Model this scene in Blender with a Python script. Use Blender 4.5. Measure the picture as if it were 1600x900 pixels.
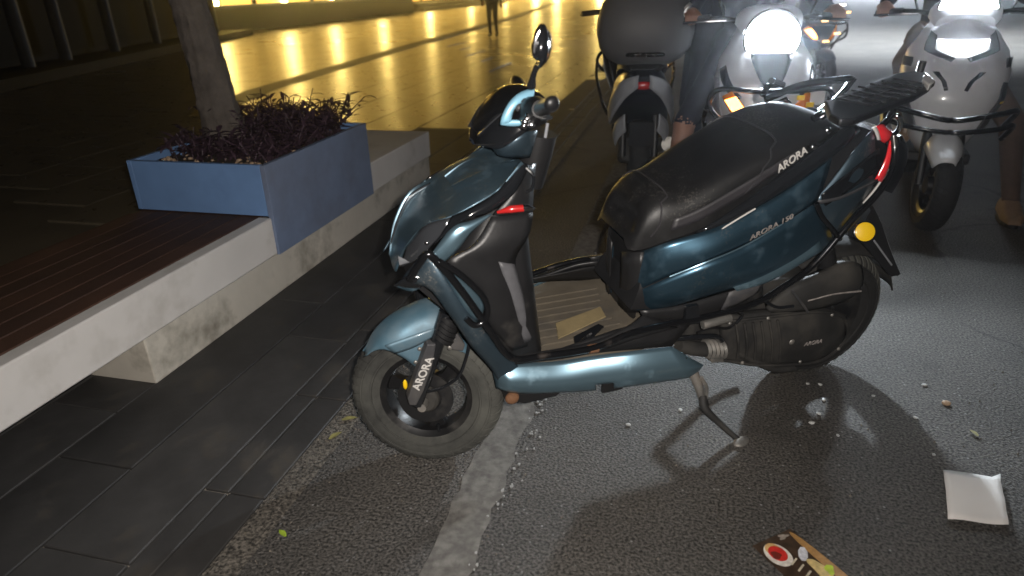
import bpy, bmesh, math, random
from mathutils import Vector, Matrix, Euler
random.seed(7)
for _o in list(bpy.data.objects):
    bpy.data.objects.remove(_o)
SC = bpy.context.scene
COL = SC.collection
rad = math.radians

# ---------------------------------------------------------------- camera
CAM = bpy.data.cameras.new('camera')
camo = bpy.data.objects.new('camera', CAM)
COL.objects.link(camo)
CR = ((0.96825, -0.07688, 0.23785), (0.24835, 0.40409, -0.88036), (-0.02843, 0.91148, 0.41035))
camo.matrix_world = Matrix.Translation((0, 0, 1.25)) @ Matrix(CR).to_4x4()
CAM.sensor_width = 36.0
CAM.lens = 1045.74 / 1600 * 36
CAM.clip_start = 0.02
CAM.clip_end = 600
CAM.dof.use_dof = True
CAM.dof.focus_distance = 2.15
CAM.dof.aperture_fstop = 2.6
SC.camera = camo

# ---------------------------------------------------------------- world, moon, flash, exposure
W = bpy.data.worlds.new('World')
SC.world = W
W.use_nodes = True
wn = W.node_tree.nodes
sky = wn.new('ShaderNodeTexSky')
sky.sky_type = 'NISHITA'
sky.sun_disc = False
sky.sun_elevation = rad(-3.0)
sky.sun_rotation = rad(120)
W.node_tree.links.new(sky.outputs[0], wn['Background'].inputs[0])
wn['Background'].inputs[1].default_value = 0.05
SC.view_settings.view_transform = 'Standard'
SC.view_settings.look = 'None'
SC.view_settings.exposure = 0.15
SC.view_settings.gamma = 1


def lamp(name, kind, loc, target, power, color, size=0.03, spot=None, blend=0.5):
    d = bpy.data.lights.new(name, kind)
    d.energy = power
    d.color = color
    if kind == 'AREA':
        d.size = size
    else:
        d.shadow_soft_size = size
    if spot:
        d.spot_size = rad(spot)
        d.spot_blend = blend
    o = bpy.data.objects.new(name, d)
    COL.objects.link(o)
    o.location = loc
    o.rotation_euler = (Vector(target) - Vector(loc)).to_track_quat('-Z', 'Y').to_euler()
    return o


FLASH = lamp('camera_flash', 'SPOT', (0.055, 0.0, 1.285), (-.95, 2.9, 0.3), 160, (1.0, 0.93, 0.86), 0.012, 128, 1.0)


# ---------------------------------------------------------------- helpers
def catmull(pts, res=6, closed=False):
    pts = [Vector(p) for p in pts]
    n = len(pts)
    if n < 3:
        return pts
    out = []
    rng = n if closed else n - 1
    for i in range(rng):
        p1, p2 = pts[i % n], pts[(i + 1) % n]
        p0 = pts[(i - 1) % n] if closed or i > 0 else p1 + (p1 - p2)
        p3 = pts[(i + 2) % n] if closed or i + 2 < n else p2 + (p2 - p1)
        d0 = max((p1 - p0).length, 1e-6) ** .5
        d1 = max((p2 - p1).length, 1e-6) ** .5
        d2 = max((p3 - p2).length, 1e-6) ** .5
        m1 = (p2 - p1) + d1 * ((p1 - p0) / d0 - (p2 - p0) / (d0 + d1))
        m2 = (p2 - p1) + d1 * ((p3 - p2) / d2 - (p3 - p1) / (d1 + d2))
        for k in range(res):
            t = k / res
            out.append(p1 * (2 * t**3 - 3 * t**2 + 1) + m1 * (t**3 - 2 * t**2 + t) + p2 * (-2 * t**3 + 3 * t**2) + m2 * (t**3 - t**2))
    if not closed:
        out.append(pts[-1])
    return out


def resample(pts, n):
    pts = [Vector(p) for p in pts]
    L = [0]
    for a, b in zip(pts, pts[1:]):
        L.append(L[-1] + (b - a).length)
    out = []
    j = 0
    for i in range(n):
        t = L[-1] * i / (n - 1)
        while j < len(pts) - 2 and L[j + 1] < t:
            j += 1
        f = (t - L[j]) / max(L[j + 1] - L[j], 1e-9)
        out.append(pts[j].lerp(pts[j + 1], min(max(f, 0), 1)))
    return out


class MB:
    def __init__(s):
        s.v = []
        s.f = []
        s.twin = None

    def add(s, vs, fs):
        o = len(s.v)
        s.v += [tuple(v) for v in vs]
        s.f += [tuple(i + o for i in f) for f in fs]
        return s

    def box(s, c, size, M=None):
        x, y, z = [a / 2 for a in size]
        vs = [Vector((i, j, k)) for i in (-x, x) for j in (-y, y) for k in (-z, z)]
        if M is not None:
            vs = [M @ v for v in vs]
        vs = [v + Vector(c) for v in vs]
        return s.add(vs, [(0, 1, 3, 2), (4, 6, 7, 5), (0, 4, 5, 1), (2, 3, 7, 6), (0, 2, 6, 4), (1, 5, 7, 3)])

    def tube(s, pts, r, n=8, res=5, closed=False, radii=None, flat=1.0):
        P = catmull(pts, res, closed) if res > 1 else [Vector(p) for p in pts]
        m = len(P)
        if radii:
            RR = [radii[min(int(i / (m - 1) * (len(radii) - 1)), len(radii) - 2)] * (1 - (i / (m - 1) * (len(radii) - 1)) % 1 if i < m - 1 else 0) +
                  radii[min(int(i / (m - 1) * (len(radii) - 1)) + 1, len(radii) - 1)] * ((i / (m - 1) * (len(radii) - 1)) % 1 if i < m - 1 else 1) for i in range(m)]
        else:
            RR = [r] * m
        vs = []
        up = None
        for i, p in enumerate(P):
            if closed:
                t = P[(i + 1) % m] - P[i - 1]
            else:
                t = P[min(i + 1, m - 1)] - P[max(i - 1, 0)]
            if t.length < 1e-9:
                t = Vector((0, 0, 1))
            t.normalize()
            if up is None:
                up = Vector((0, 0, 1)) if abs(t.z) < .9 else Vector((1, 0, 0))
            a = t.cross(up).normalized()
            up = a.cross(t).normalized()
            for k in range(n):
                an = 2 * math.pi * k / n
                vs.append(p + (a * math.cos(an) + up * math.sin(an) * flat) * RR[i])
        fs = []
        for i in range(m if closed else m - 1):
            for k in range(n):
                a, b = i * n + k, i * n + (k + 1) % n
                c, d = ((i + 1) % m) * n + (k + 1) % n, ((i + 1) % m) * n + k
                fs.append((a, b, c, d))
        if not closed:
            fs.append(tuple(range(n - 1, -1, -1)))
            fs.append(tuple((m - 1) * n + k for k in range(n)))
        return s.add(vs, fs)

    def grid(s, rows, close_v=False, caps=False):
        n = len(rows[0])
        vs = [v for r in rows for v in r]
        fs = []
        for i in range(len(rows) - 1):
            for k in range(n if close_v else n - 1):
                fs.append((i * n + k, i * n + (k + 1) % n, (i + 1) * n + (k + 1) % n, (i + 1) * n + k))
        if caps:
            fs.append(tuple(range(n - 1, -1, -1)))
            fs.append(tuple((len(rows) - 1) * n + k for k in range(n)))
        return s.add(vs, fs)

    def prism(s, pts, off):
        pts = [Vector(p) for p in pts]
        off = Vector(off)
        n = len(pts)
        vs = pts + [p + off for p in pts]
        fs = [tuple(range(n)), tuple(range(2 * n - 1, n - 1, -1))]
        for i in range(n):
            fs.append((i, i + n, (i + 1) % n + n, (i + 1) % n))
        return s.add(vs, fs)

    def lathe(s, prof, M, n=32, closed=False):
        rows = []
        for k in range(n):
            a = 2 * math.pi * k / n
            rows.append([M @ Vector((r * math.cos(a), y, r * math.sin(a))) for r, y in prof])
        rows.append(rows[0])
        return s.grid(rows, close_v=closed)

    def ell(s, c, rad3, M=None, nu=14, nv=9):
        rows = []
        for i in range(nv + 1):
            ph = math.pi * i / nv
            row = []
            for k in range(nu):
                a = 2 * math.pi * k / nu
                v = Vector((rad3[0] * math.sin(ph) * math.cos(a), rad3[1] * math.sin(ph) * math.sin(a), rad3[2] * math.cos(ph)))
                row.append((M @ v if M is not None else v) + Vector(c))
            rows.append(row)
        return s.grid(rows, close_v=True)

    def rails(s, A, B, N=14, M=5, bulge=0.0, bdir=(0, 1, 0), smooth=True):
        A = resample(catmull(A, 5) if smooth else A, N)
        B = resample(catmull(B, 5) if smooth else B, N)
        d = Vector(bdir)
        rows = []
        for i in range(N):
            e = math.sin(math.pi * (0.12 + 0.76 * i / (N - 1)))
            rows.append([A[i].lerp(B[i], j / M) + d * bulge * e * math.sin(math.pi * j / M) for j in range(M + 1)])
        return s.grid(rows)

    def saddle(s, top, bot, N=20, K=8, a=.8, b=.9, caps=True, smooth=True, under=False):
        T = resample(catmull(top, 5) if smooth else top, N)
        B = resample(catmull(bot, 5) if smooth else bot, N)
        rows = []
        for t, q in zip(T, B):
            row = []
            for k in range(-K, K + 1):
                th = math.pi / 2 * k / K
                f = abs(math.sin(th)) ** a
                g = 1 - max(math.cos(th), 0) ** b
                p = Vector((t.x, 0, t.z)).lerp(Vector((q.x, 0, q.z)), g)
                p.y = (1 if k >= 0 else -1) * abs(q.y) * f
                row.append(p)
            rows.append(row)
        return s.grid(rows, close_v=under, caps=caps)

    def mirror(s, nose=None, x0=.45):
        # the matching piece of the other side becomes an object of its own when built
        s.twin = MB()
        s.twin.add([(x, -y * (nose if nose and x > x0 else 1), z) for x, y, z in s.v], [tuple(reversed(f)) for f in s.f])
        return s

    def build(s, name, mat, parent=None, smooth=40, solid=None, bevel=None, sub=0, weld=True):
        if s.twin:
            s.twin.build(name, mat, parent, smooth, solid, bevel, sub, weld)
        me = bpy.data.meshes.new(name)
        me.from_pydata([tuple(v) for v in s.v], [], s.f)
        if weld:
            bm = bmesh.new()
            bm.from_mesh(me)
            bmesh.ops.remove_doubles(bm, verts=bm.verts, dist=1e-5)
            bmesh.ops.recalc_face_normals(bm, faces=bm.faces)
            bm.to_mesh(me)
            bm.free()
        if smooth:
            me.shade_smooth()
            me.set_sharp_from_angle(angle=rad(smooth))
        me.materials.append(mat)
        o = bpy.data.objects.new(name, me)
        COL.objects.link(o)
        if parent:
            o.parent = parent
        if sub:
            m = o.modifiers.new('sub', 'SUBSURF')
            m.levels = m.render_levels = sub
        if solid:
            m = o.modifiers.new('solid', 'SOLIDIFY')
            m.thickness = solid
            m.offset = -1
        if bevel:
            m = o.modifiers.new('bev', 'BEVEL')
            m.width = bevel
            m.segments = 2
            m.limit_method = 'ANGLE'
        return o


def tag(o, label=None, cat=None, group=None, kind=None):
    for k, v in (('label', label), ('category', cat), ('group', group), ('kind', kind)):
        if v:
            o[k] = v
    return o


def empty(name, loc, rot=(0, 0, 0), label=None, cat=None, group=None, parent=None):
    o = bpy.data.objects.new(name, None)
    o.empty_display_size = .1
    COL.objects.link(o)
    o.location = loc
    o.rotation_euler = rot
    if parent:
        o.parent = parent
    return tag(o, label, cat, group)


def text(body, name, mat, parent, origin, xdir, ydir, height, depth=.001, shear=0.0, width=None):
    c = bpy.data.curves.new(name, 'FONT')
    c.body = body
    c.size = height * 1.42
    c.extrude = depth
    c.shear = shear
    c.offset = height * .02
    t = bpy.data.objects.new('tmp', c)
    COL.objects.link(t)
    me = bpy.data.meshes.new_from_object(t.evaluated_get(bpy.context.evaluated_depsgraph_get()))
    bpy.data.objects.remove(t)
    if width:
        mx = max(v.co.x for v in me.vertices)
        me.transform(Matrix.Scale(width / mx, 4, (1, 0, 0)))
    X = Vector(xdir).normalized()
    Z = X.cross(Vector(ydir)).normalized()
    Y = Z.cross(X)
    M = Matrix((X, Y, Z)).transposed().to_4x4()
    M.translation = Vector(origin)
    me.transform(M)
    me.materials.clear()
    me.materials.append(mat)
    o = bpy.data.objects.new(name, me)
    COL.objects.link(o)
    o.parent = parent
    return o


# ---------------------------------------------------------------- materials
def mat(name, color, rough=.5, metal=0.0, var=0.0, vscale=8.0, rvar=0.0, bump=0.0, bscale=60.0, coat=0.0,
        dirt=None, dscale=6.0, dlo=.5, dhi=.7, objvar=0.0, spec=.5, emit=None, estr=0.0, bdist=.002, speck=0.0):
    m = bpy.data.materials.new(name)
    m.use_nodes = True
    nt = m.node_tree
    N, L = nt.nodes, nt.links
    b = N['Principled BSDF']
    b.inputs['Roughness'].default_value = rough
    b.inputs['Metallic'].default_value = metal
    b.inputs['Specular IOR Level'].default_value = spec
    b.inputs['Coat Weight'].default_value = coat
    b.inputs['Coat Roughness'].default_value = .12
    b.inputs['Base Color'].default_value = (*color, 1)
    if emit:
        b.inputs['Emission Color'].default_value = (*emit, 1)
        b.inputs['Emission Strength'].default_value = estr
    co = N.new('ShaderNodeTexCoord')
    src = None

    def noise(scale, detail=6):
        n = N.new('ShaderNodeTexNoise')
        n.inputs['Scale'].default_value = scale
        n.inputs['Detail'].default_value = detail
        n.inputs['Roughness'].default_value = .62
        L.new(co.outputs['Object'], n.inputs['Vector'])
        return n

    if var:
        n = noise(vscale)
        r = N.new('ShaderNodeValToRGB')
        r.color_ramp.elements[0].position = .3
        r.color_ramp.elements[1].position = .72
        r.color_ramp.elements[0].color = (*[c * (1 - var) for c in color], 1)
        r.color_ramp.elements[1].color = (*[min(c * (1 + var), 1) for c in color], 1)
        L.new(n.outputs['Fac'], r.inputs[0])
        src = r.outputs[0]
    if objvar:
        oi = N.new('ShaderNodeObjectInfo')
        hs = N.new('ShaderNodeHueSaturation')
        mr = N.new('ShaderNodeMapRange')
        mr.inputs[3].default_value = 1 - objvar
        mr.inputs[4].default_value = 1 + objvar
        L.new(oi.outputs['Random'], mr.inputs[0])
        L.new(mr.outputs[0], hs.inputs['Value'])
        if src:
            L.new(src, hs.inputs['Color'])
        else:
            hs.inputs['Color'].default_value = (*color, 1)
        src = hs.outputs[0]
    if dirt:
        n = noise(dscale, 9)
        r = N.new('ShaderNodeValToRGB')
        r.color_ramp.elements[0].position = dlo
        r.color_ramp.elements[1].position = dhi
        L.new(n.outputs['Fac'], r.inputs[0])
        mx = N.new('ShaderNodeMix')
        mx.data_type = 'RGBA'
        L.new(r.outputs[0], mx.inputs['Factor'])
        if src:
            L.new(src, mx.inputs[6])
        else:
            mx.inputs[6].default_value = (*color, 1)
        mx.inputs[7].default_value = (*dirt, 1)
        src = mx.outputs[2]
        ro = N.new('ShaderNodeMapRange')
        ro.inputs[3].default_value = rough
        ro.inputs[4].default_value = min(rough + .45, .95)
        L.new(r.outputs[0], ro.inputs[0])
        L.new(ro.outputs[0], b.inputs['Roughness'])
        if metal:
            me_ = N.new('ShaderNodeMapRange')
            me_.inputs[3].default_value = metal
            me_.inputs[4].default_value = 0
            L.new(r.outputs[0], me_.inputs[0])
            L.new(me_.outputs[0], b.inputs['Metallic'])
    elif rvar:
        n = noise(vscale * 1.7)
        ro = N.new('ShaderNodeMapRange')
        ro.inputs[1].default_value = .3
        ro.inputs[2].default_value = .7
        ro.inputs[3].default_value = max(rough - rvar, .02)
        ro.inputs[4].default_value = rough + rvar
        L.new(n.outputs['Fac'], ro.inputs[0])
        L.new(ro.outputs[0], b.inputs['Roughness'])
    if speck:
        n = noise(170, 3)
        n2 = noise(4.5, 5)
        mu = N.new('ShaderNodeMath')
        mu.operation = 'MULTIPLY'
        L.new(n.outputs['Fac'], mu.inputs[0])
        L.new(n2.outputs['Fac'], mu.inputs[1])
        r = N.new('ShaderNodeValToRGB')
        r.color_ramp.elements[0].position = .32
        r.color_ramp.elements[1].position = .38
        r.color_ramp.elements[1].color = (speck, speck, speck, 1)
        L.new(mu.outputs[0], r.inputs[0])
        mx = N.new('ShaderNodeMix')
        mx.data_type = 'RGBA'
        L.new(r.outputs[0], mx.inputs['Factor'])
        if src:
            L.new(src, mx.inputs[6])
        else:
            mx.inputs[6].default_value = (*color, 1)
        mx.inputs[7].default_value = (.30, .28, .25, 1)
        src = mx.outputs[2]
    if src:
        L.new(src, b.inputs['Base Color'])
    if bump:
        n = noise(bscale, 5)
        bp = N.new('ShaderNodeBump')
        bp.inputs['Strength'].default_value = bump
        bp.inputs['Distance'].default_value = bdist
        L.new(n.outputs['Fac'], bp.inputs['Height'])
        L.new(bp.outputs[0], b.inputs['Normal'])
    return m


def glow(name, color, strength):
    return mat(name, (.02, .02, .02), .4, emit=color, estr=strength)


def asphalt(name, base, light, stone):
    m = mat(name, base, .72, var=.0)
    nt = m.node_tree
    N, L = nt.nodes, nt.links
    b = N['Principled BSDF']
    co = N.new('ShaderNodeTexCoord')

    def noise(s, d=4):
        n = N.new('ShaderNodeTexNoise')
        n.inputs['Scale'].default_value = s
        n.inputs['Detail'].default_value = d
        L.new(co.outputs['Object'], n.inputs['Vector'])
        return n

    def ramp(src, p0, c0, p1, c1):
        r = N.new('ShaderNodeValToRGB')
        r.color_ramp.elements[0].position = p0
        r.color_ramp.elements[1].position = p1
        r.color_ramp.elements[0].color = (*c0, 1)
        r.color_ramp.elements[1].color = (*c1, 1)
        L.new(src, r.inputs[0])
        return r.outputs[0]

    def mix(f, a, bb, mode='MIX'):
        mx = N.new('ShaderNodeMix')
        mx.data_type = 'RGBA'
        mx.blend_type = mode
        if isinstance(f, float):
            mx.inputs[0].default_value = f
        else:
            L.new(f, mx.inputs[0])
        L.new(a, mx.inputs[6])
        if isinstance(bb, tuple):
            mx.inputs[7].default_value = (*bb, 1)
        else:
            L.new(bb, mx.inputs[7])
        return mx.outputs[2]

    big = ramp(noise(1.7, 9).outputs['Fac'], .35, base, .68, light)
    grain = ramp(noise(135, 8).outputs['Fac'], .36, (.22, .22, .22), .64, (1.8, 1.76, 1.7))
    c = mix(1.0, big, grain, 'MULTIPLY')
    v = N.new('ShaderNodeTexVoronoi')
    v.inputs['Scale'].default_value = 85
    L.new(co.outputs['Object'], v.inputs['Vector'])
    st = ramp(v.outputs['Distance'], .14, (.8, .8, .8), .34, (0, 0, 0))
    pick = ramp(v.outputs['Color'], .80, (0, 0, 0), .9, (1, 1, 1))
    c = mix(mix(1.0, st, pick, 'MULTIPLY'), c, stone)
    stain = ramp(noise(3.1, 7).outputs['Fac'], .60, (0, 0, 0), .72, (.6, .6, .6))
    c = mix(stain, c, tuple(x * .45 for x in base))
    ck = N.new('ShaderNodeTexVoronoi')
    ck.feature = 'DISTANCE_TO_EDGE'
    ck.inputs['Scale'].default_value = .75
    wv = N.new('ShaderNodeMix')
    wv.data_type = 'RGBA'
    wv.inputs[0].default_value = .16
    L.new(co.outputs['Object'], wv.inputs[6])
    L.new(noise(3.5, 6).outputs['Color'], wv.inputs[7])
    L.new(wv.outputs[2], ck.inputs['Vector'])
    line_ = ramp(ck.outputs['Distance'], .002, (.75, .75, .75), .008, (0, 0, 0))
    gate = ramp(noise(.9, 2).outputs['Fac'], .50, (0, 0, 0), .58, (1, 1, 1))
    c = mix(mix(1.0, line_, gate, 'MULTIPLY'), c, tuple(x * .35 for x in base))
    L.new(c, b.inputs['Base Color'])
    h = mix(.5, grain, st)
    bp = N.new('ShaderNodeBump')
    bp.inputs['Strength'].default_value = .7
    bp.inputs['Distance'].default_value = .004
    L.new(h, bp.inputs['Height'])
    L.new(bp.outputs[0], b.inputs['Normal'])
    return m


DUST = (.16, .135, .105)
M_asph = asphalt('asphalt', (.050, .048, .046), (.085, .08, .075), (.30, .30, .30))
M_gutter = asphalt('gutter_asphalt', (.075, .068, .06), (.13, .12, .105), (.24, .22, .2))
M_paint = mat('worn_road_paint', (.155, .148, .136), .8, var=.25, vscale=25, dirt=(.075, .07, .065), dscale=30, dlo=.40, dhi=.7, bump=.8, bscale=150)
M_fleck = mat('paint_fleck', (.30, .30, .29), .7, var=.2, vscale=90)
M_tile = mat('dark_slate_tile', (.045, .043, .042), .62, var=.3, vscale=5, rvar=.12, bump=.35, bscale=45, objvar=.22, dirt=(.095, .08, .06), dscale=4, dlo=.55, dhi=.8)
M_grout = mat('pale_grout', (.26, .235, .20), .9, var=.25, vscale=12)
M_slab = mat('polished_plaza_stone', (.17, .14, .095), .30, var=.22, vscale=2.2, rvar=.06, bump=.15, bscale=3.0, objvar=.07, bdist=.008)
M_plaza = mat('wet_plaza_stone', (.16, .13, .09), .30, var=.25, vscale=.7, rvar=.07, bump=.25, bscale=3.5, bdist=.008)
M_joint = mat('plaza_joint', (.05, .04, .03), .8)
M_band = mat('drain_band', (.06, .045, .03), .55, var=.2, vscale=3)
M_white = mat('white_concrete', (.66, .63, .6), .75, var=.07, vscale=3, bump=.25, bscale=70, dirt=(.36, .33, .28), dscale=2.6, dlo=.56, dhi=.85)
M_plinth = mat('stained_concrete', (.56, .52, .45), .8, var=.12, vscale=4, bump=.3, bscale=60, dirt=(.2, .18, .14), dscale=4.5, dlo=.52, dhi=.75)
M_wood = mat('dark_hardwood', (.062, .029, .017), .7, var=.25, vscale=7, bump=.3, bscale=40, objvar=.25)
M_bluepl = mat('blue_painted_steel', (.16, .285, .53), .55, var=.1, vscale=5, bump=.2, bscale=120, dirt=(.11, .20, .40), dscale=3, dlo=.55, dhi=.8)  # planter sides, blue brightened for the light on the near side
M_blueshade = mat('shaded_blue_steel', (.165, .215, .33), .65, var=.14, vscale=5, bump=.2, bscale=120, dirt=(.15, .175, .24), dscale=3, dlo=.45, dhi=.7)  # same planter steel, the front's weaker light put into a duller blue
M_soil = mat('dark_soil', (.05, .04, .03), .95, var=.4, vscale=20, bump=.8, bscale=50, bdist=.01)
M_bark = mat('grey_bark', (.115, .098, .085), .9, var=.4, vscale=9, bump=.9, bscale=22, bdist=.012)
M_purple = mat('purple_leaf', (.062, .036, .052), .6, var=.75, vscale=14)
M_green = mat('tree_leaf', (.05, .09, .03), .6, var=.4, vscale=3)
M_limeleaf = mat('lime_leaf', (.30, .42, .04), .5, var=.3, vscale=60)
M_dryleaf = mat('dry_leaf', (.22, .20, .07), .6, var=.3, vscale=60)
M_chip = mat('pale_stone', (.46, .46, .45), .5, var=.25, vscale=30)
M_tanchip = mat('tan_stone', (.42, .3, .2), .6, var=.25, vscale=30)

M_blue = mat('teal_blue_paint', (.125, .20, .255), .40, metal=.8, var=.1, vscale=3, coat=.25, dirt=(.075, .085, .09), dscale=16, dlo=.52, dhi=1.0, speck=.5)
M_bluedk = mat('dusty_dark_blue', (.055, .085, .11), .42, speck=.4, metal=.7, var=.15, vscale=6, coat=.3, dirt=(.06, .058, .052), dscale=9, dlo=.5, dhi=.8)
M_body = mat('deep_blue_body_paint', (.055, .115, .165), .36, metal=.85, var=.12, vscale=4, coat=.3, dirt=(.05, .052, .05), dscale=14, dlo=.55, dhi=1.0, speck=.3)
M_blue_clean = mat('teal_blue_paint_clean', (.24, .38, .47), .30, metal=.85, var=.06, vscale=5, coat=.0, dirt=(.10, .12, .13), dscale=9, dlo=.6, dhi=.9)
M_sky = mat('pale_blue_paint', (.26, .52, .68), .35, metal=.2, coat=.4, var=.05)
M_fend = mat('dusty_blue_paint', (.11, .21, .28), .42, metal=.4, var=.12, vscale=6, coat=.25, dirt=(.15, .17, .18), dscale=6, dlo=.48, dhi=.8)
M_dark = mat('black_plastic', (.013, .013, .014), .42, var=.25, vscale=9, bump=.2, bscale=160, dirt=(.05, .046, .04), dscale=8, dlo=.60, dhi=.9)
M_black = mat('clean_black_plastic', (.008, .008, .009), .38, var=.2, vscale=12, bump=.15, bscale=200, spec=.35)
M_gloss = mat('gloss_black', (.010, .011, .013), .16, coat=.5, dirt=(.04, .037, .033), dscale=9, dlo=.6, dhi=.9)
M_grey = mat('grey_plastic', (.050, .050, .054), .5, var=.15, vscale=8, bump=.15, bscale=200, dirt=(.12, .11, .10), dscale=7, dlo=.5, dhi=.8)
M_lgrey = mat('light_grey_plastic', (.25, .26, .28), .45, var=.12, vscale=12)
M_tubeblk = mat('black_chromed_tube', (.02, .021, .024), .2, metal=.7, coat=.4, dirt=(.09, .07, .055), dscale=11, dlo=.58, dhi=.85)
M_chrome = mat('chrome', (.62, .62, .64), .18, metal=1.0, dirt=(.2, .18, .16), dscale=14, dlo=.55, dhi=.85)
M_steel = mat('dull_steel', (.32, .31, .29), .45, metal=.8, dirt=(.14, .11, .085), dscale=16, dlo=.45, dhi=.75)
M_seat = mat('black_vinyl', (.009, .0088, .0092), .42, var=.2, vscale=20, bump=.25, bscale=260, dirt=(.022, .021, .02), dscale=5, dlo=.52, dhi=.9, bdist=.001, spec=.3, speck=.12)
M_seatgrey = mat('seam_sheen_vinyl', (.028, .026, .029), .45, var=.3, vscale=12, bump=.25, bscale=220)
M_tyre = mat('dusty_rubber', (.03, .03, .028), .82, var=.3, vscale=14, bump=.3, bscale=90, dirt=(.085, .085, .074), dscale=7, dlo=.34, dhi=.72)
M_tread = mat('tread_rubber', (.014, .014, .014), .8, var=.3, vscale=30)
M_rim = mat('dark_rim', (.014, .014, .015), .3, metal=.3, dirt=(.06, .056, .05), dscale=9, dlo=.5, dhi=.85)
M_rust = mat('rusty_metal', (.16, .075, .035), .85, var=.4, vscale=25, bump=.5, bscale=60)
M_floor = mat('dusty_floor', (.105, .088, .064), .85, var=.25, vscale=9, bump=.3, bscale=50, dirt=(.055, .05, .045), dscale=7, dlo=.5, dhi=.75)
M_matt = mat('sandy_mat', (.22, .17, .085), .9, var=.2, vscale=14, bump=.4, bscale=90, dirt=(.16, .125, .07), dscale=12, dlo=.5, dhi=.75)
M_engine = mat('dirty_engine', (.020, .0195, .019), .7, var=.3, vscale=8, bump=.4, bscale=50, dirt=(.055, .05, .042), dscale=8, dlo=.45, dhi=.75)
M_red = mat('red_lens', (.85, .03, .04), .15, coat=.6, emit=(1, .05, .05), estr=.0)
M_redhook = mat('red_hook_plastic', (.42, .015, .015), .25, coat=.4)
M_amber = mat('amber_reflector', (.95, .60, .01), .4, coat=.3, bump=.3, bscale=500)
M_clear = mat('clear_lens', (.72, .70, .68), .15, coat=.6)
M_smoke = mat('smoked_lens', (.03, .032, .036), .10, coat=.9)
M_edge = mat('scuffed_grey_plastic', (.085, .085, .092), .5, var=.25, vscale=14)
M_silver = mat('silver_lettering', (.62, .60, .57), .4, var=.1, vscale=60)
M_wornsilver = mat('worn_lettering', (.26, .235, .22), .6, var=.5, vscale=90)
M_mirror = mat('mirror_glass', (.8, .8, .82), .04, metal=1.0)
M_whitep = mat('white_scooter_paint', (.70, .71, .73), .3, coat=.5, var=.04, dirt=(.4, .38, .35), dscale=6, dlo=.6, dhi=.95)
M_silverp = mat('silver_scooter_paint', (.55, .55, .56), .35, metal=.3, coat=.5, var=.05)
M_navyp = mat('dark_navy_paint', (.010, .012, .02), .3, coat=.4, var=.1)
M_boxgrey = mat('grey_box_plastic', (.10, .10, .105), .55, var=.08, vscale=4, bump=.15, bscale=180)
M_orange = mat('orange_lens', (.85, .25, .02), .25, coat=.5)
M_skin = mat('skin', (.36, .19, .13), .55, var=.1, vscale=20)
M_hair = mat('dark_hair', (.012, .009, .007), .6)
M_navycl = mat('navy_cloth', (.014, .017, .030), .9, var=.25, vscale=18, bump=.4, bscale=120)
M_browncl = mat('brown_trousers', (.085, .052, .034), .9, var=.2, vscale=14, bump=.4, bscale=120)
M_blackcl = mat('black_cloth', (.01, .01, .011), .9, var=.2, vscale=14)
M_whitecl = mat('white_cloth', (.6, .6, .6), .9, var=.1)
M_shoe = mat('tan_shoe', (.20, .125, .07), .7, var=.2)
M_paper = mat('white_paper', (.80, .77, .74), .85, var=.03, vscale=10, bump=.3, bscale=14, bdist=.003)
M_facade = mat('dark_facade', (.010, .0095, .009), .7, var=.2, spec=.15)
M_column = mat('grey_column', (.10, .10, .10), .7, var=.15)
M_glassdk = mat('dark_shutter', (.008, .008, .009), .7, spec=.1)
M_win = glow('warm_window', (1.0, .57, .09), 1.8)
M_winb = glow('warm_lamp_strip', (1.0, .70, .20), 50.0)
M_white_glow = glow('white_lit_panel', (.82, .9, 1.0), 16.0)
M_head = glow('headlight_glare', (.84, .92, 1.0), 70.0)
M_drl = glow('white_running_lamp', (.9, .95, 1.0), 6.0)
M_sigglow = glow('lit_orange_signal', (1.0, .36, .07), 9.0)
M_twinkle = glow('small_white_lamp', (1, .95, .9), 4.0)
M_twinkleo = glow('small_orange_lamp', (1, .6, .2), 3.0)


def sheet(name, pts, z, m, thick=None):
    b = MB()
    b.add([(x, y, z) for x, y in pts], [tuple(range(len(pts)))])
    o = b.build(name, m, smooth=0)
    return tag(o, kind='structure')


# ================================================================ SETTING
# ground sheets: road asphalt to the right of the kerb line, pavement strip, plaza
road = sheet('road', [(-1.035, -6), (40, -6), (40, 160), (-1.035, 160)], 0, M_asph)
sheet('gutter', [(-1.034, -6), (-.95, -6), (-.95, 30), (-1.034, 30)], .004, M_gutter)
pave = sheet('pavement', [(-2.6, -6), (-1.036, -6), (-1.036, 6.2), (-2.6, 6.2)], -.006, M_grout)
plaza = sheet('plaza', [(-160, -6), (-2.601, -6), (-2.601, 6.201), (-1.036, 6.201), (-1.036, 160), (-160, 160)], -.009, M_plaza)
# worn white line
b = MB()
ys = [-.3 + .05 * i for i in range(150)]
rr = random.Random(3)
L_, R_ = [], []
for y in ys:
    L_.append((-.533 + rr.uniform(-.007, .007), y, .004))
    R_.append((-.417 + rr.uniform(-.010, .008), y, .004))
b.grid([[l_, r_] for l_, r_ in zip(L_, R_)])
line = tag(b.build('road_marking', M_paint, smooth=0), kind='structure')
b = MB()
for i in range(190):
    y = rr.uniform(.2, 3.2)
    if 1.15 < y < 1.22:
        continue
    x = -.402 + rr.gauss(0, .012) + .014 * math.sin(y * 9)
    s_ = rr.uniform(.0012, .0055)
    pts = [(x + s_ * rr.uniform(.6, 1.2) * math.cos(a), y + s_ * rr.uniform(.8, 1.6) * math.sin(a), .003) for a in (0, 1.1, 2.3, 3.3, 4.3, 5.4)]
    b.prism(pts, (0, 0, .003))
tag(b.build('paint_fleck', M_fleck, line, smooth=0), kind='stuff')

# pavement tiles, laid row by row (each its own piece)
tile_cache = {}


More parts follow.
